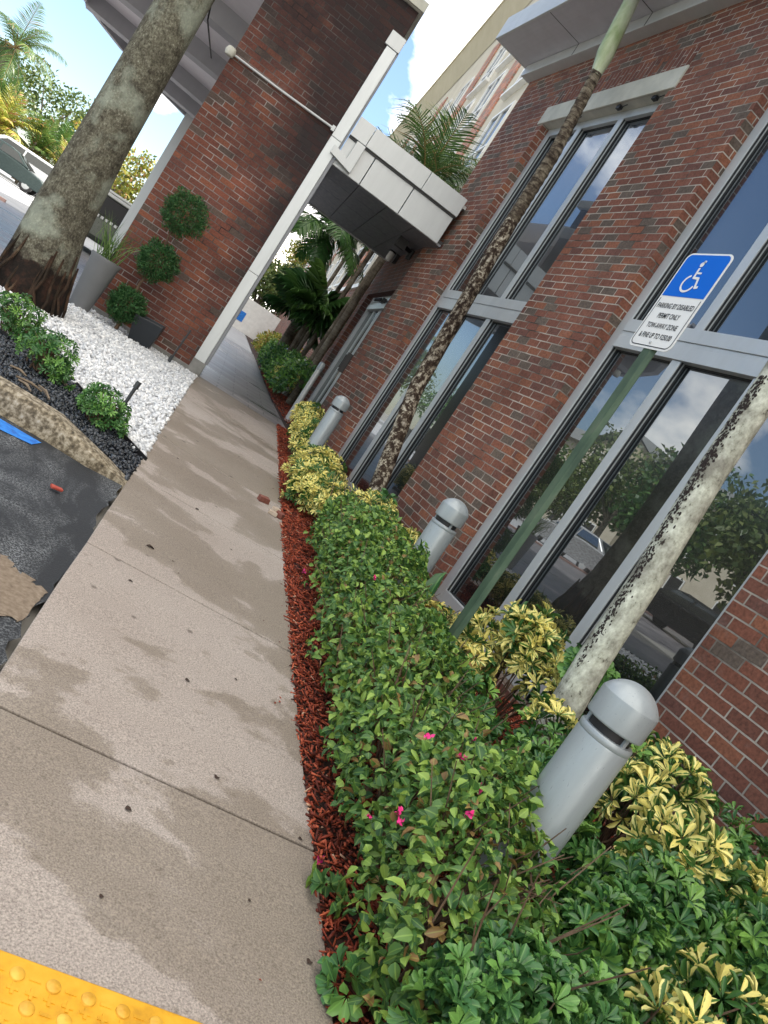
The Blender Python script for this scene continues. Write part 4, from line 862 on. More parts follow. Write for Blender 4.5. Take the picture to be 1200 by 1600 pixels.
# big palm on the left
pb = empty('palm_tree', (-.52, 7.75, .18), label='thick grey lichen covered palm trunk leaning across the white gravel', cat='palm')
trunk('trunk', [(-.43, 7.75, .06), (-.44, 7.75, .3), (-.46, 7.75, .56), (-.50, 7.75, .9), (-.515, 7.76, 1.7), (-.515, 7.78, 3.2), (-.50, 7.8, 5.6), (-.5, 7.8, 6.9)], [.315, .318, .288, .250, .212, .198, .195, .17], M['bark_big'], pb, seg=72, sub=18, wob=.016, flare=(.55, .10))
b = MB()
for k in range(30):
    a = random.uniform(0, 6.28); r0 = .28; z0 = random.uniform(.35, .75); p = [Vector((-.45+r0*math.cos(a), 7.75+r0*math.sin(a), z0))]
    for j in range(4): p.append(Vector((-.45+(.30+.03*j)*math.cos(a+.06*j*random.uniform(-1, 1)), 7.75+(.30+.03*j)*math.sin(a), max(.15, z0-.13*(j+1)))))
    b.tube(p, [.008, .012, .014, .014, .01], 6, cap=False)
loc(b.build('aerial_roots', M['bark_root']), pb)
trunk('crownshaft', [(-.5, 7.8, 6.9), (-.5, 7.8, 7.7), (-.5, 7.8, 8.1)], [.17, .13, .07], M['shaft'], pb)
feather_crown(pb, (-.5, 7.8, 8.0), 16, 2.5, M['lf_palmdark'], 1.15, nl=44, width=.3, el=(-5, 75))
# slender trunks by the windows
def px(xp, yp, X):
    d = _f+r2*((xp-600)/1200)-u2*((yp-800)/1200); t = X/d.x; return Vector((X, d.y*t, 1.105+d.z*t))
p2 = empty('palm_tree', (2.7, 6.2, .14), label='slender ringed palm trunk with green top crossing the left window', cat='palm')
cl = [(594, 752), (650, 607), (722, 480), (800, 345)]
pts = [px(x, y, 2.68) for x, y in cl]; pts.insert(0, pts[0]+(pts[0]-pts[1])*.45)
trunk('trunk', pts, [.077, .075, .071, .067, .062], M['bark_spot'], p2, sub=10, wob=.02)
pts2 = [px(x, y, 2.68) for x, y in [(800, 345), (865, 242), (935, 108)]]
trunk('upper_trunk', pts2, [.061, .056, .051], M['bark_ring'], p2, sub=18, ring=1, wob=.01)
pts3 = [px(x, y, 2.68) for x, y in [(930, 118), (946, 84), (985, 5)]]; top2 = pts3[-1]+(pts3[-1]-pts3[-2])*.8; 
trunk('crownshaft', [pts3[0], pts3[1], pts3[2], top2], [.05, .082, .07, .045], M['shaft'], p2, sub=6)
feather_crown(p2, tuple(top2), 9, 1.15, M['lf_palm'], .9, el=(35, 80))
p1 = empty('palm_tree', (2.46, 2.6, .07), label='pale grey palm trunk with dark streaks in front of the right window', cat='palm')
cl = [(893, 1090), (925, 1035), (1010, 905), (1112, 738), (1205, 600)]
pts = [px(x, y, 2.46) for x, y in cl]; pts.insert(0, pts[0]+(pts[0]-pts[2])*.6); e_ = pts[-1]-pts[-3]; pts += [pts[-1]+e_*1.0, pts[-1]+e_*2.0]
trunk('trunk', pts, [.077, .074, .071, .067, .065, .064, .063, .062], M['bark_pale'], p1, sub=8, wob=.012)
feather_crown(p1, tuple(pts[-1]+Vector((0, 0, .3))), 9, 1.1, M['lf_palm'], 1.3, el=(0, 60))
# streak of dark mould down the pale trunk: a thin crust on the bark
b = MB(); rr = random.Random(3)
for i in range(1500):
    t = rr.random()**.8*5.2; j = min(int(t), 4); c = pts[j+0].lerp(pts[j+1], t-int(t)) if j < len(pts)-1 else pts[-1]
    ang = math.pi*1.08+rr.gauss(0, .22)-.25; rad_ = .0695-.0013*t+.002*rr.random(); 
    q = Vector((c.x+rad_*math.cos(ang), c.y+rad_*math.sin(ang), c.z)); s = rr.uniform(.0012, .006); tx = Vector((-math.sin(ang), math.cos(ang), 0))
    out_ = Vector((math.cos(ang), math.sin(ang), 0))*.0015
    k = rr.randint(5, 7); vs = [q+out_+tx*s*math.cos(2*math.pi*i_/k)*rr.uniform(.6, 1.2)+Vector((0, 0, 1))*s*1.8*math.sin(2*math.pi*i_/k)*rr.uniform(.6, 1.2) for i_ in range(k)]
    b.add([q-out_*2]+vs, [(0, 1+i_, 1+(i_+1) % k) for i_ in range(k)]+[tuple(range(1, k+1))])
loc(b.build('bark_mould', mat('dark_mould', (.03, .022, .02), .95)[0]), p1)

# fan palm and tall palms beyond the canopy
fp = empty('fan_palm', (3.45, 15, .26), label='dark fan palm with broad pleated leaves beyond the canopy', cat='palm')
for x, y in ((3.95, 16.8), (4.1, 17.2), (4.3, 17.6)): trunk('trunk', [(x, y, .2), (x+.03, y, 1.3), (x+.02, y, 2.0)], [.06, .05, .05], M['bark_far'], fp, seg=12, sub=5, wob=.04)
fan_crown(fp, (3.92, 16.8, 2.05), 12, .72, M['lf_palmdark'], .4, el=(-10, 60)); fan_crown(fp, (4.25, 17.0, 2.3), 9, .72, M['lf_palmdark'], .45, el=(-25, 60))
fan_crown(fp, (4.1, 18.5, 2.0), 9, .7, M['lf_palmdark'], .35, el=(-30, 60))
ffp = [((4.15, 15.6), (4.2, 15.3), 5.2), ((4.35, 17.2), (4.4, 16.9), 5.0), ((4.62, 19.0), (4.7, 18.7), 5.4), ((4.95, 21.5), (5.0, 21.3), 5.2)]
for i, ((x0, y0), (x1, y1), h) in enumerate(ffp):
    q = empty('palm_tree', (x0, y0, .26), label=['nearest slim palm trunk against the facade beyond the canopy', 'second slim palm against the facade, left of the nearest', 'third slim palm against the facade beyond the canopy', 'farthest slim palm of the row beyond the canopy'][i], cat='palm', group='slim palms along the hotel facade')
    trunk('trunk', [(x0, y0, .2), ((x0+x1)/2, (y0+y1)/2, h*.5), (x1, y1, h)], [.062, .055, .048], M['bark_far'], q, seg=14, sub=10, wob=.03)
    if i == 0: feather_crown(q, (x1, y1, h+.1), 10, 1.3, M['lf_palmdark'], 1.1, el=(10, 80))
    else: feather_crown(q, (x1, y1, h+.1), 9, 1.4, M['lf_palmdark'], 1.1, el=(10, 80))
q = empty('palm_tree', (3.65, 17.5, .26), label='dense dark drooping palm crown seen beneath the canopy', cat='palm')
trunk('trunk', [(4.75, 21.0, .2), (4.5, 20, 2), (3.9, 18.8, 3.6)], [.14, .13, .1], M['bark_far'], q, seg=16, sub=8, wob=.06)
feather_crown(q, (3.62, 18.4, 3.85), 22, 1.5, M['lf_palmdark'], 1.25, width=.36, nl=40, el=(-20, 75), lw=.02)
# palm standing behind the canopy roof
q = empty('palm_tree', (3.6, 13.4, .26), label='green palm rising above the silver canopy before the hotel', cat='palm')
trunk('trunk', [(3.72, 13.6, .2), (3.7, 13.4, 3.9)], [.07, .06], M['bark_far'], q, seg=14, sub=10)
trunk('crownshaft', [(3.7, 13.4, 3.9), (3.68, 13.35, 4.5), (3.66, 13.3, 4.8)], [.065, .06, .03], M['shaft'], q, seg=14)
feather_crown(q, (3.5, 13.3, 4.75), 14, 1.35, M['lf_palm'], 1.05, el=(5, 80), nl=30, seedang=1.3, width=.46, lw=.0135, fold=1.4)

# ------------------------------------------------------------------ topiary, planters, stakes
tp = empty('topiary', (.41, 9.1, .22), label='three ball clipped topiary against the brick pier', cat='topiary')
b = MB(); b.tube([(.40, 9.1, .15), (.42, 9.1, .45), (.38, 9.1, .8), (.43, 9.1, 1.15), (.38, 9.1, 1.4), (.40, 9.1, 1.65)], [.022, .018, .015, .014, .012, .01], 8); loc(b.build('stem', M['twig']), tp)
for (z, r0, x) in ((.52, .20, .375), (1.10, .215, .42), (1.68, .24, .41)):
    n = 5200; d = rdir(n); P = np.array([x, 9.1, z])+d*(r0*rng.uniform(.6, 1.03, n)[:, None]*(1+.07*np.sin(d[:, :1]*9)+.07*np.sin(d[:, 2:3]*11)+.05*np.sin(d[:, 1:2]*23+d[:, :1]*15)))
    loc(leaves('foliage_ball', P, norm(d+rdir(n)*.8), norm(d+rdir(n)*.7), rng.uniform(.02, .036, n), .006, 'quad', M['lf_topi']), tp)
pl = empty('planter', (-.02, 9.15, .21), label='tall tapered grey planter with spiky grass beside the brick pier', cat='planter')
m_ = mottled('grey_planter', [(.3, (.16, .165, .17)), (.7, (.21, .215, .22))], 2, .6, bs=0)
b = MB(); b.lathe([(.001, .0), (.105, .0), (.112, .02), (.158, .56), (.168, .60), (.164, .615), (.14, .612), (.135, .57), (.001, .565)], seg=48); b.build('pot', m_, pl)
n = 90; a = rng.random(n)*6.28; P = np.stack([.05*rng.normal(size=n), .05*rng.normal(size=n), np.full(n, .56)], 1); D = norm(np.stack([np.cos(a)*.35, np.sin(a)*.35, np.ones(n)], 1)+rng.normal(size=(n, 3))*.15)
leaves('grass_blades', P, D, rdir(n), rng.uniform(.3, .56, n), .006, 'blade', M['lf_grass'], pl)
pt = empty('flower_pot', (.70, 9.12, .22), label='square black tapered pot standing by the brick pier', cat='pot'); pt.rotation_euler = (R(3), R(-4), SKA)
b = MB(); b.add([(-.13, -.10, 0), (.11, -.10, 0), (.11, .10, 0), (-.13, .10, 0), (-.17, -.15, .30), (.16, -.15, .30), (.16, .15, .30), (-.17, .15, .30), (-.15, -.13, .27), (.14, -.13, .27), (.14, .13, .27), (-.15, .13, .27), (-.15, -.13, .30), (.14, -.13, .30), (.14, .13, .30), (-.15, .13, .30)],
              [(0, 3, 2, 1), (0, 1, 5, 4), (1, 2, 6, 5), (2, 3, 7, 6), (3, 0, 4, 7), (4, 5, 13, 12), (5, 6, 14, 13), (6, 7, 15, 14), (7, 4, 12, 15), (8, 9, 10, 11), (12, 13, 9, 8), (13, 14, 10, 9), (14, 15, 11, 10), (15, 12, 8, 11)])
b.build('pot_body', metal_paint('black_pot', (.03, .035, .042), .4), pt, bevel=.006)
stk = metal_paint('dark_stake', (.05, .055, .06), .5)
b = MB(); b.tube([(.455, 4.72, .08), (.47, 4.74, .43)], [.009, .011], 8); b.tube([(.469, 4.738, .41), (.472, 4.742, .455)], .016, 8); tag(b.build('garden_stake', stk), 'leaning black sprinkler stake at the corner of the pebbles', 'stake')
b = MB(); b.tube([(1.06, 9.1, .2), (1.09, 9.15, .66)], .011, 8); b.tube([(1.055, 9.08, .2), (1.06, 9.09, .31)], .02, 8); tag(b.build('garden_stake', stk), 'thin grey stake against the foot of the brick pier', 'stake')

# ------------------------------------------------------------------ accessible parking sign
sg = empty('parking_sign', (2.1, 3.02, .07), label='blue and white accessible parking sign on a green post before the window', cat='sign')
b = MB()
b.prism([(2.098, 2.998), (2.102, 2.998), (2.102, 3.044), (2.118, 3.050), (2.118, 3.062), (2.114, 3.062), (2.098, 3.046)][::1], .0, 2.46)
b.prism([(2.098, 2.998), (2.102, 2.998), (2.118, 2.982), (2.118, 2.974), (2.114, 2.974), (2.098, 2.994)][::-1], .0, 2.46)
gp = mottled('weathered_green_post', [(.3, (.03, .06, .035)), (.55, (.065, .11, .065)), (.75, (.12, .15, .10))], 14, .6, vscale=(1, 1, .3))
loc(b.build('post', gp), sg)
def rrect(w_, h_, r, n=6):
    pts = []
    for cx, cy, a0 in ((w_/2-r, h_/2-r, 0), (-w_/2+r, h_/2-r, 90), (-w_/2+r, -h_/2+r, 180), (w_/2-r, -h_/2+r, 270)):
        for k in range(n+1): a = R(a0+90*k/n); pts.append((cx+r*math.cos(a), cy+r*math.sin(a)))
    return pts
SX, SY, SZ = 2.094, 3.02, 2.257; W_, H_ = .305, .50
def sgpt(x, y, d): return (SX-d, SY-x, SZ+y)            # sign plane seen from the car park: x to the right, y up, d towards the viewer
def plate(name, poly, d, m, parent):
    b = MB(); b.add([sgpt(x, y, d) for x, y in poly], [tuple(range(len(poly)))]); return loc(b.build(name, m), parent)
b = MB(); pr_ = rrect(W_, H_, .035); n = len(pr_)
b.add([sgpt(x, y, 0) for x, y in pr_]+[sgpt(x, y, -.003) for x, y in pr_], [tuple(range(n)), tuple(range(2*n-1, n-1, -1))]+[(i, n+i, n+(i+1) % n, (i+1) % n) for i in range(n)])
signw = mat('sign_white', (.78, .78, .76), .4)[0]; signb = mat('sign_blue', (.002, .13, .62), .5, 0, .15)[0]; ink = mat('sign_black', (.012, .012, .014), .4)[0]
panel = loc(b.build('sign_panel', signw), sg)
# black border on the lower half
iw, ih = W_-.018, H_-.018
up = [(x, y) for x, y in rrect(iw, ih, .029)]
ysp = .022
blue = [(x, y) for x, y in up if y > ysp]; blue = [(iw/2, ysp)]+blue+[(-iw/2, ysp)]
plate('blue_field', blue, .0012, signb, sg)
def ribbon(pts, w_, d, m, name, closed=False):
    b = MB(); n = len(pts)
    for i in range(n if closed else n-1):
        a_, c_ = Vector(pts[i]), Vector(pts[(i+1) % n]); t = (c_-a_).normalized(); nn = Vector((-t.y, t.x))*w_/2; e = t*w_*.2
        b.add([sgpt(*(q), d) for q in (a_-e-nn, c_+e-nn, c_+e+nn, a_-e+nn)], [(0, 1, 2, 3)]); d += .000012
    return loc(b.build(name, m), sg)
low = [(x, y) for x, y in up if y < ysp]; i0 = [i for i, p in enumerate(low) if p[0] < 0][0]
low = [(-iw/2+.003, ysp-.012)]+low+[(iw/2-.003, ysp-.012)]
low = [(x*.985, y*.985) for x, y in low]; ribbon(low, .0045, .0011, ink, 'border_line')
# wheelchair symbol
import itertools
cx_, cy_ = -.004, .118
wheel = [(cx_-.012+.042*math.cos(R(a)), cy_-.026+.042*math.sin(R(a))) for a in range(112, 345, 12)]
ribbon(wheel, .0105, .0024, signw, 'symbol_wheel')
ribbon([(cx_-.006, cy_+.052), (cx_-.004, cy_+.004), (cx_+.030, cy_+.002), (cx_+.046, cy_-.046), (cx_+.062, cy_-.042)], .0125, .0030, signw, 'symbol_body')
ribbon([(cx_-.004, cy_+.028), (cx_+.028, cy_+.028)], .009, .0036, signw, 'symbol_arm')
plate('symbol_head', [(cx_-.006+.0125*math.cos(R(a)), cy_+.072+.0125*math.sin(R(a))) for a in range(0, 360, 20)], .003, signw, sg)
def text(s, x, y, size, sx, par, m, name='lettering'):
    cu = bpy.data.curves.new('t', 'FONT'); cu.body = s; cu.size = size; cu.align_x = 'CENTER'; cu.align_y = 'CENTER'; cu.offset = .0006
    to = bpy.data.objects.new('t', cu); C.objects.link(to); bpy.context.view_layer.update()
    me = bpy.data.meshes.new_from_object(to.evaluated_get(bpy.context.evaluated_depsgraph_get())); bpy.data.objects.remove(to)
    for v in me.vertices: v.co = sgpt(x+v.co.x*sx, y+v.co.y, .0014)
    me.materials.clear(); me.materials.append(m); o = bpy.data.objects.new(name, me); C.objects.link(o); return loc(o, par)
for s, y, sx in (('PARKING BY DISABLED', -.030, .66), ('PERMIT ONLY', -.082, .66), ('TOW-AWAY ZONE', -.134, .66), ('& FINE UP TO $250.00', -.186, .64)): text(s, 0, y, .037, sx, sg, ink)
b = MB()
for z in (.205, -.218): b.box(SX-.006, SX-.001, SY-.006, SY+.006, SZ+z-.006, SZ+z+.006)
loc(b.build('bolt', M['panel'], bevel=.002), sg)

# ------------------------------------------------------------------ small things on the walk
plt_ = empty('tactile_plate', (.5, .8, 0), label='yellow tactile warning plate with raised domes on the walk', cat='tactile plate')
# local frame: x = N, y = -S from the far edge
e0 = (.385, 1.085)
root = empty('tmp', (0, 0, 0)); bpy.data.objects.remove(root)
def pw(n, u): return (e0[0]+N2.x*n+S2.x*u, e0[1]+N2.y*n+S2.y*u)
b = MB(); poly = [pw(-.25, -.62), pw(.62, -.62), pw(.62, 0), pw(-.25, 0)]
b.prism(poly, lambda x, y: G(x, y)-.01, lambda x, y: G(x, y)+.010)
loc(b.build('plate', M['yellowplate'], bevel=.004), plt_)
dm = mottled('dome_yellow', [(.3, (.5, .24, .012)), (.7, (.78, .46, .06))], 30, .5, bs=0); rest = MB()
for i in range(-3, 10):
    for j in range(0, 9):
        n_, u_ = .035+i*.062+(.031 if j % 2 else 0), -.035-j*.052
        if n_ > .60 or n_ < -.23: continue
        x, y = pw(n_, u_); g = G(x, y)+.010; b = MB() if j < 5 else rest
        b.lathe([(.0135, g-.001), (.0125, g+.003), (.009, g+.0052), (.0005, g+.0058)], x, y, 18)
        if j < 5: loc(b.build('dome', dm), plt_)
tag(loc(rest.build('domes', dm), plt_), kind='stuff')
b = MB()
for i in range(-8, 22):
    for j in range(0, 18):
        n_, u_ = .035+i*.031, -.035-j*.026
        if n_ > .61 or n_ < -.24 or (j % 2 == 0 and (i % 2 == (0 if (j//2) % 2 == 0 else 1))): continue
        c = pw(n_, u_); ln = .010; wd = .0028
        for (dn, du) in (((ln, wd), (wd, ln)) if j % 2 else ((ln, wd),)):
            q = [pw(n_+a_*dn, u_+b__*du) for a_, b__ in ((-1, -1), (1, -1), (1, 1), (-1, 1))]
            b.prism(q, lambda x, y: G(x, y)+.009, lambda x, y: G(x, y)+(.0118 if dn > du else .0122))
loc(b.build('grip_pattern', M['yellowplate']), plt_)
br = brick_l = mottled('broken_brick', [(.3, (.13, .04, .03)), (.7, (.24, .09, .065))], 30, .9)
tanst = mottled('tan_stone', [(.3, (.35, .27, .2)), (.7, (.55, .47, .38))], 25, .9)
def chunk(name, lb, cat, x, y, s, rz, m, tilt=0, dz=0):
    b = MB(); b.box(-s[0]/2, s[0]/2, -s[1]/2, s[1]/2, 0, s[2])
    b.v = [(v[0]+random.uniform(-.12, .12)*s[0], v[1]+random.uniform(-.12, .12)*s[1], v[2]+random.uniform(-.1, .1)*s[2]) for v in b.v]
    o = b.build(name, m, None, bevel=.005); o.location = (x, y, G(x, y)+.002+dz); o.rotation_euler = (tilt, 0, rz); return tag(o, lb, cat, group='broken brick pieces at the mulch edge' if cat == 'brick' else None)
chunk('broken_brick', 'broken red brick piece lying on the walk, left of the others', 'brick', 1.60, 5.06, (.085, .05, .04), .4, br)
chunk('broken_brick', 'broken red brick half touching the mulch edge', 'brick', 1.69, 4.86, (.05, .055, .04), 1.0, br)
chunk('stone', 'pale tan stone chip before the broken bricks on the walk', 'stone', 1.635, 4.84, (.065, .045, .03), -.3, tanst)
chunk('stone', 'pale tan stone chip between the two broken bricks', 'stone', 1.70, 5.0, (.05, .045, .025), .5, tanst)
chunk('red_chip', 'small red brick chip alone on the black asphalt', 'debris', .27, 3.32, (.045, .026, .014), .3, mat('red_chip', (.35, .06, .04), .8)[0])
chunk('debris', 'pale wood offcut at the edge of the asphalt', 'debris', -.02, 3.33, (.03, .05, .012), .2, tanst)
for i, (x, y, s, rz) in enumerate(((.99, 4.07, .03, .5), (.93, 4.95, .02, 1), (.68, 3.18, .045, .15), (.60, 2.75, .022, .2), (.80, 2.2, .02, .3), (.86, 1.75, .02, .9), (.60, 1.52, .02, .2), (1.03, 1.22, .018, .7), (.55, 1.25, .012, .7), (1.10, 1.62, .014, .2), (.9, 1.35, .010, .3))):
    n = 1; P = np.array([(x, y, G(x, y)+.004)]); D = np.array([(math.cos(rz), math.sin(rz), .05)])
    o = leaves('fallen_leaf', P, D, np.array([(0, .1, 1.)]), s, s*(.25 if i < 4 else .45), 'ovate', mat('dead_leaf', (.04, .022, .015), .8)[0]); tag(o, 'small dark fallen leaf bits on the concrete', 'leaf', 'dark leaf bits on the walk')
for i in range(34):
    y = random.uniform(1.1, 9.0); x = swr(y)-abs(random.gauss(0, .10))-.01 if i % 3 else random.uniform(swl(y)+.05, swr(y)-.05); a_ = random.uniform(0, 6.3); s_ = random.uniform(.006, .016)
    o = leaves('mulch_crumb' if i % 3 else 'fallen_leaf', np.array([(x, y, G(x, y)+.004)]), np.array([(math.cos(a_), math.sin(a_), .1)]), np.array([(.1, .1, 1.)]), s_, s_*.3, 'ovate', M['mulch'] if i % 3 else mat('dead_leaf', (.05, .03, .02), .8)[0])
    tag(o, 'tiny red mulch crumbs strayed onto the concrete beside the mulch bed' if i % 3 else 'small dark fallen leaf bits on the concrete', 'mulch' if i % 3 else 'leaf', 'mulch crumbs on the walk' if i % 3 else 'dark leaf bits on the walk')
# wood debris and pebbles bed
b = MB(); wd_ = mottled('weathered_wood', [(.3, (.10, .075, .05)), (.7, (.26, .20, .14))], 30, .9)
for (x0, y0, x1, y1) in ((-.10, 4.68, .05, 4.665), (.02, 4.75, .10, 4.58), (-.08, 4.62, .0, 4.53), (-.16, 4.86, -.06, 4.84)):
    b.tube([(x0, y0, .145), ((x0+x1)/2+.006, (y0+y1)/2+.004, .152), (x1, y1, .14)], [.006, .009, .005], 5, jit=.4)
tag(b.build('wood_scraps', wd_), 'broken brown wood sticks on the black pebbles by the curb', 'sticks')

# ------------------------------------------------------------------ vehicles
def car(name, label, cat, loc_, rz, Lc, Wc, Hc, body, kind='sedan', grp=None):
    root = empty(name, loc_, rz, label=label, cat=cat, group=grp)
    # profile along x (front +), y = width
    if kind == 'sedan': low = [(-.5, .36), (-.5, .62), (-.42, .70), (-.2, .72), (.22, .68), (.42, .60), (.5, .46), (.5, .3), (.46, .2), (-.47, .2)]; cab = [(-.40, .70), (-.26, .97), (.02, 1.0), (.12, .95), (.28, .68)]
    else: low = [(-.5, .3), (-.5, .60), (-.47, .62), (.2, .62), (.45, .58), (.5, .5), (.5, .3), (.47, .22), (-.48, .22)]; cab = [(-.485, .62), (-.45, .95), (-.4, 1.0), (.08, 1.0), (.14, .96), (.26, .62)]
    def extr(prof, wb, wt, zmid):
        b = MB(); n = len(prof); vs = []
        for s in (-1, 1):
            for x, z in prof: k = (z-zmid)/(1-zmid) if z > zmid else 0; vs.append((x*Lc, s*(wb+(wt-wb)*k)*Wc/2, z*Hc))
        b.add(vs, [tuple(range(n)), tuple(range(2*n-1, n-1, -1))]+[(i, n+i, n+(i+1) % n, (i+1) % n) for i in range(n)]); return b
    extr(low, 1, .98, .3).build('body', body, root, bevel=.05)
    extr(cab, .95, .78, .7).build('cabin', body, root, bevel=.04)
    g = MB(); cz = [(x, z) for x, z in cab]
    def ins(pr_, kx, dz): cxm = sum(p[0] for p in pr_)/len(pr_); return [(cxm+(x-cxm)*kx, z+dz) for x, z in pr_]
    zs = (.72, .94)
    xl, xr = (-.33, .21) if kind == 'sedan' else (-.43, .2)
    for s in (-1, 1):
        for a_, c_ in ((xl, (xl+xr)/2-.01), ((xl+xr)/2+.01, xr)):
            w0 = (.95+(.78-.95)*(zs[0]-.7)/.3)*Wc/2+.006; w1 = (.95+(.78-.95)*(zs[1]-.7)/.3)*Wc/2+.006
            t0 = a_+(.07 if a_ == xl and kind == 'sedan' else 0); t1 = c_-(.11 if c_ == xr else 0)
            vs = [(a_*Lc, s*w0, zs[0]*Hc), (c_*Lc, s*w0, zs[0]*Hc), (t1*Lc, s*w1, zs[1]*Hc), (t0*Lc, s*w1, zs[1]*Hc)]; g.add(vs, [(0, 1, 2, 3) if s > 0 else (3, 2, 1, 0)])
    rear = ((-.405, .70), (-.275, .955)) if kind == 'sedan' else ((-.492, .66), (-.462, .93))
    for (x0, z0), (x1, z1), fl_ in ((rear[0], rear[1], 0), ((.285, .70), (.125, .955), 1)) if kind == 'sedan' else ((rear[0], rear[1], 0),):
        e = .008; vs = [(x0*Lc-e*(1 if not fl_ else -1), -.40*Wc, z0*Hc), (x0*Lc-e*(1 if not fl_ else -1), .40*Wc, z0*Hc), (x1*Lc-e*(1 if not fl_ else -1), .34*Wc, z1*Hc), (x1*Lc-e*(1 if not fl_ else -1), -.34*Wc, z1*Hc)]
        g.add(vs, [(0, 1, 2, 3) if fl_ else (3, 2, 1, 0)])
    g.build('windows', M['glass_door'], root)
    for sx in (-.31, .32):
        for s in (-1, 1):
            w_ = MB(); rr_ = .215*Hc
            prof = [(.001, -.09), (rr_*.95, -.09), (rr_, -.06), (rr_, .06), (rr_*.95, .09), (rr_*.62, .095), (.001, .07)]
            w_.lathe(prof, seg=26); w_.v = [(v[0], v[2], v[1]) for v in w_.v]; wo = w_.build('wheel', M['black'], root); wo.location = (sx*Lc, s*Wc*.44, rr_)
            r3 = MB(); r3.lathe([(rr_*.6, .088), (rr_*.5, .1), (rr_*.15, .108), (.001, .11)], seg=26); r3.v = [(v[0], v[2]*s, v[1]) for v in r3.v]; r3.build('rim', M['panel'], wo)
    for s in (-1, 1):
        t = MB(); t.box(-.505*Lc, -.485*Lc, s*.36*Wc-.1, s*.36*Wc+.1, .5*Hc, .58*Hc); t.build('tail_light', mat('red_lens', (.4, .015, .01), .25)[0], root, bevel=.01)
        t = MB(); t.box(.47*Lc, .502*Lc, s*.36*Wc-.14, s*.36*Wc+.14, .46*Hc, .53*Hc); t.build('headlight', M['white'], root, bevel=.01)
    return root
pg = metal_paint('dark_green_car', (.035, .055, .055), .2, .03, .5); ps = metal_paint('silver_car', (.45, .46, .47), .25, .03, .6); pw_ = metal_paint('white_car', (.7, .72, .74), .25, .03, .1); pk = metal_paint('black_car', (.015, .016, .018), .2, .03, .5); po_ = metal_paint('olive_car', (.10, .11, .095), .3, .03, .4)
GX = .264
car('car', 'dark green sedan parked across the road, in front of the white van', 'car', (-6.3, 45.5, GX), R(-4), 4.6, 1.8, 1.55, pg, 'sedan', 'vehicles parked by the road')
car('van', 'white van parked behind the dark green sedan', 'van', (-6.6, 49.5, GX), R(176), 5.0, 1.9, 1.95, pw_, 'suv', 'vehicles parked by the road')
sv = car('sport_utility_vehicle', 'dark boxy off-road vehicle seen from behind, beyond the grey planter', 'car', (-.55, 24.0, GX), R(90), 4.4, 1.75, 1.62, po_, 'suv', None)
b = MB()
for k in range(9): b.box(-.505*4.4-.01, -.505*4.4, .55-k*.12-.035, .55-k*.12+.035, .93, 1.0)
b.build('tailgate_lettering', M['white'], sv); b = MB(); b.box(-.4*4.4, .05*4.4, -.6, .6, 1.63, 1.68); b.box(-2.13, -2.02, -.68, .68, 1.53, 1.6); b.build('roof_rack', M['white'], sv)
b = MB(); b.box(-2.215, -2.20, -.62, .62, 1.05, 1.48); b.build('rear_window', M['black'], sv)

# ------------------------------------------------------------------ trees
def tree(name, label, x, y, h, r0, m, n=2600, leaf=.22, trunkh=.4, zs=.75, grp=None, lumps=9, lean=0):
    root = empty(name, (x, y, GX), label=label, cat='tree', group=grp)
    b = MB(); tp_ = Vector((x+lean, y, GX+h*trunkh)); b.tube([(x, y, GX-.1), ((x+tp_.x)/2+.05, y, GX+h*trunkh*.5), tuple(tp_)], [h*.032, h*.026, h*.02], 10, cap=False)
    cz = GX+h-r0*zs; Ls = []
    for i in range(lumps):
        a = 2.4*i+random.random(); rr_ = r0*random.uniform(.25, .72); zz = random.uniform(-.55, .75); c = Vector((x+lean+math.cos(a)*rr_, y+math.sin(a)*rr_, cz+zz*r0*zs)); Ls.append((c, r0*random.uniform(.33, .55)))
        b.tube([tuple(tp_-Vector((0, 0, h*.05))), tuple((tp_+c)/2+Vector((0, 0, .1*r0))), tuple(c)], [h*.014, h*.009, h*.003], 6, cap=False)
    loc(b.build('trunk', M['bark_far']), root)
    Ps, Ns = [], []
    for c, rr_ in Ls:
        k = n//lumps; d = rdir(k); Ps.append(np.array(c)+d*rr_*(.45+.6*rng.random((k, 1)))*np.array([1, 1, .8])); Ns.append(d)
    P = np.concatenate(Ps); Nn = np.concatenate(Ns); k = len(P)
    loc(leaves('crown', P, norm(Nn*.4+rdir(k)+np.array([0, 0, -.2])), norm(Nn+rdir(k)*.8+np.array([0, 0, .4])), leaf*rng.uniform(.6, 1.25, k), leaf*.3, 'quad', m), root)
    return root
TG = 'trees beyond the road'
for i, (x, y, h, r0, mm, lb) in enumerate([
    (-12.5, 62, 7.8, 4.0, 'lf_farg', 'grey green tree left of the parked van, farthest left'), (-7.8, 64, 7.2, 3.4, 'lf_farg', 'dull green tree topped crown right behind the palms'), (-4.6, 66, 6.4, 2.8, 'lf_farg', 'grey green tree just left of the big palm trunk'),
    (-17, 60, 8.5, 4.2, 'lf_farg', 'large tree at the far left edge'), (-1.4, 38, 4.3, 2.0, 'lf_fary', 'sunny yellow green tree between big palm trunk and brick pier'), (1.2, 40, 3.9, 1.9, 'lf_fary', 'yellow green tree hidden mostly by the brick pier')]):
    tree('tree', lb, x, y, h, r0, M[mm], grp=TG, leaf=.30 if y > 50 else .2)
for i, (x, y, h, r0, mm, lb) in enumerate([(12.2, 70, 9.5, 4.2, 'lf_fary', 'pale yellow green tree at the end of the passage'), (9.8, 58, 6.0, 2.8, 'lf_farg', 'green tree above the white wall at the end of the passage'), (15.5, 66, 8, 3.2, 'lf_fary', 'yellow tree beside the hotel end')]):
    tree('tree', lb, x, y, h, r0, M[mm], grp=TG, leaf=.3, n=3600)
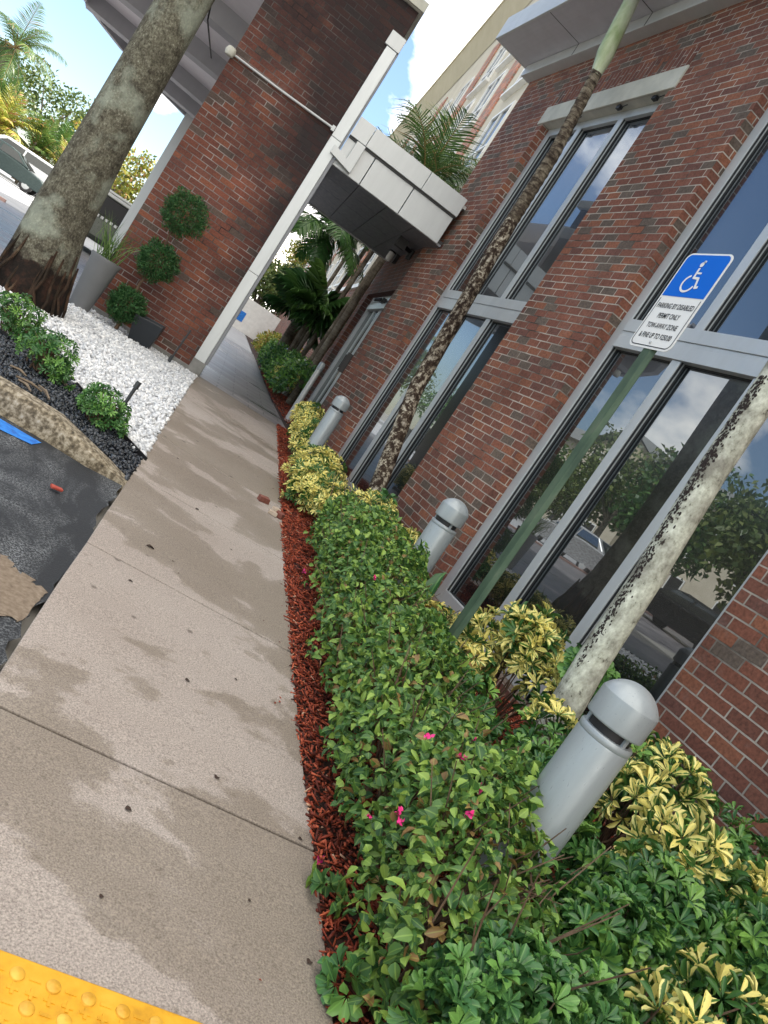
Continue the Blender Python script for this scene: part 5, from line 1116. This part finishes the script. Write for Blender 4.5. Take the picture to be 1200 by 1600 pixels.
for i, (x, y, h, L0, mm) in enumerate([(-10.8, 53, 5.0, 2.7, 'lf_fary'), (-8.3, 52.5, 4.6, 2.6, 'lf_fary'), (-6.2, 53.5, 4.4, 2.5, 'lf_palm'), (-4.4, 52.5, 3.6, 2.3, 'lf_fary'), (-9.4, 56, 6.4, 2.8, 'lf_palm'), (-5.6, 56.5, 5.6, 2.7, 'lf_palm'), (-13, 55, 5, 2.8, 'lf_palm')]):
    q = empty('palm_tree', (x, y, GX), label=['yellow areca palm behind the van roof front', 'bright yellow areca palm over the green sedan', 'green areca palm above the sedan tail', 'yellow areca palm touching the big trunk outline', 'green palm in the middle of the yellow palms', 'green palm between yellow palms and the big trunk', 'green palm at the left picture edge'][i], cat='palm', group='areca palms behind the parked vehicles')
    for k in range(3): trunk('trunk', [(x+.3*math.cos(k*2.1), y+.3*math.sin(k*2.1), GX), (x+.5*math.cos(k*2.1), y+.5*math.sin(k*2.1), GX+h*.6)], [.07, .06], M['bark_far'], q, seg=8, sub=2)
    feather_crown(q, (x, y, GX+h*.45), 34, L0, M[mm], .8, width=.26, nl=16, el=(5, 88), lw=.03)
q = empty('palm_tree', (-8.4, 30, GX), label='tall feathery palm against the blue sky at the upper left', cat='palm')
trunk('trunk', [(-6.3, 33.5, GX), (-6.25, 33.4, 2.5), (-6.0, 33.2, 4.4)], [.13, .11, .09], M['bark_far'], q, seg=14, sub=6)
feather_crown(q, (-5.95, 33.1, 4.5), 24, 1.75, M['lf_palm'], 1.25, width=.3, nl=34, el=(-25, 80), lw=.012)

# far wall, booth and street clutter at the end of the passage
b = MB(); b.box(6.4, 11, 52, 52.3, .26, 2.4); tag(b.build('boundary_wall', M['white']), 'white wall at the far end of the passage', 'wall')
b = MB(); b.box(-1.1, 1.1, 0, .1, 0, 1.1); b.box(-.8, .2, -.02, -.002, .35, .9, 1); o = b.build('banner', [M['white'], M['blue']]); o.location = (7.1, 44, .5); tag(o, 'white and blue banner board at the end of the passage', 'banner')
hf = empty('hedge', (6.6, 50, .26), label='low dark hedge in front of the far white wall', cat='hedge')
P, Nn = hedge_surface(1500, 48.5, 50.2, lambda y: 4.6, lambda y: 7.2, lambda y, c: Gv(y)+.75+0*y, G); n = len(P); loc(leaves('foliage', P, norm(Nn+rdir(n)), norm(Nn+rdir(n)*.6), rng.uniform(.1, .2, n), .05, 'quad', M['lf_dark']), hf)

# ------------------------------------------------------------------ across the car park: seen in the window glass
hb = empty('gabled_hotel', (-30, 47, 0), label='beige gabled hotel across the car park, mirrored in the window glass', cat='building')
b = MB(); b.box(-10, 0, -22, 26, -.5, 7.9); b.box(0, 1.6, -6, 2, -.5, 8.0); b.build('wall', M['tan'], hb)
rf = mottled('grey_shingles', [(.3, (.12, .13, .13)), (.7, (.2, .21, .21))], 6, .9, bs=0)
b = MB()
b.add([(.6, -22.5, 7.8), (.6, 26.5, 7.8), (-5, 26.5, 9.9), (-5, -22.5, 9.9)], [(0, 1, 2, 3)]); b.add([(-10.6, -22.5, 7.8), (-10.6, 26.5, 7.8), (-5, 26.5, 9.9), (-5, -22.5, 9.9)], [(3, 2, 1, 0)])
b.add([(2.1, -6.6, 7.9), (2.1, -2, 9.9), (-5, -2, 9.9), (-5, -6.6, 7.9)], [(0, 1, 2, 3)]); b.add([(2.1, 2.6, 7.9), (2.1, -2, 9.9), (-5, -2, 9.9), (-5, 2.6, 7.9)], [(3, 2, 1, 0)])
b.build('roof', rf, hb)
b = MB(); b.add([(1.62, -6, 7.95), (1.62, 2, 7.95), (1.62, -2, 9.6)], [(0, 1, 2)]); b.build('gable', M['tan_dark'], hb)
for y in list(range(-20, 25, 4)):
    for z in (1.2, 3.9, 6.0):
        xx = 1.6 if -6 < y < 1 else 0
        f = MB(); f.box(xx+.0, xx+.06, y, y+1.3, z, z+1.5); f.box(xx+.06, xx+.08, y+.1, y+1.2, z+.1, z+1.4, 1); f.build('window', [M['white'], M['black']], hb)
for i, (x, y, h, r0) in enumerate([(-20, 36, 6.0, 3.2), (-20, 41, 5.6, 3.2), (-20, 47, 5.6, 3.4), (-19, 31, 6.8, 3.4), (-18, 26, 7.2, 3.6), (-20, 54, 6, 3.4), (-17, 20, 6, 3), (-20, 13, 8, 3.4), (-20, 5, 7, 3.2)]):
    tree('tree', 'tree row across the car park reflected in the windows', x, y, h, r0, M['lf_palmdark' if i % 3 else 'lf_farg'], n=3200, leaf=.34, grp='trees across the car park')
car('car', 'silver car parked across the car park, mirrored in the right window', 'car', (-12.5, 23.5, GX-.1), R(82), 4.6, 1.8, 1.5, ps, 'sedan', 'cars across the car park')
car('car', 'black car parked near the trees, mirrored at the right window edge', 'car', (-13, 17.6, GX-.1), R(82), 4.6, 1.8, 1.5, pk, 'sedan', 'cars across the car park')
car('car', 'dark car parked by the road, mirrored in the left window', 'car', (-12, 38, GX-.1), R(60), 4.6, 1.8, 1.6, pk, 'suv', 'cars across the car park')
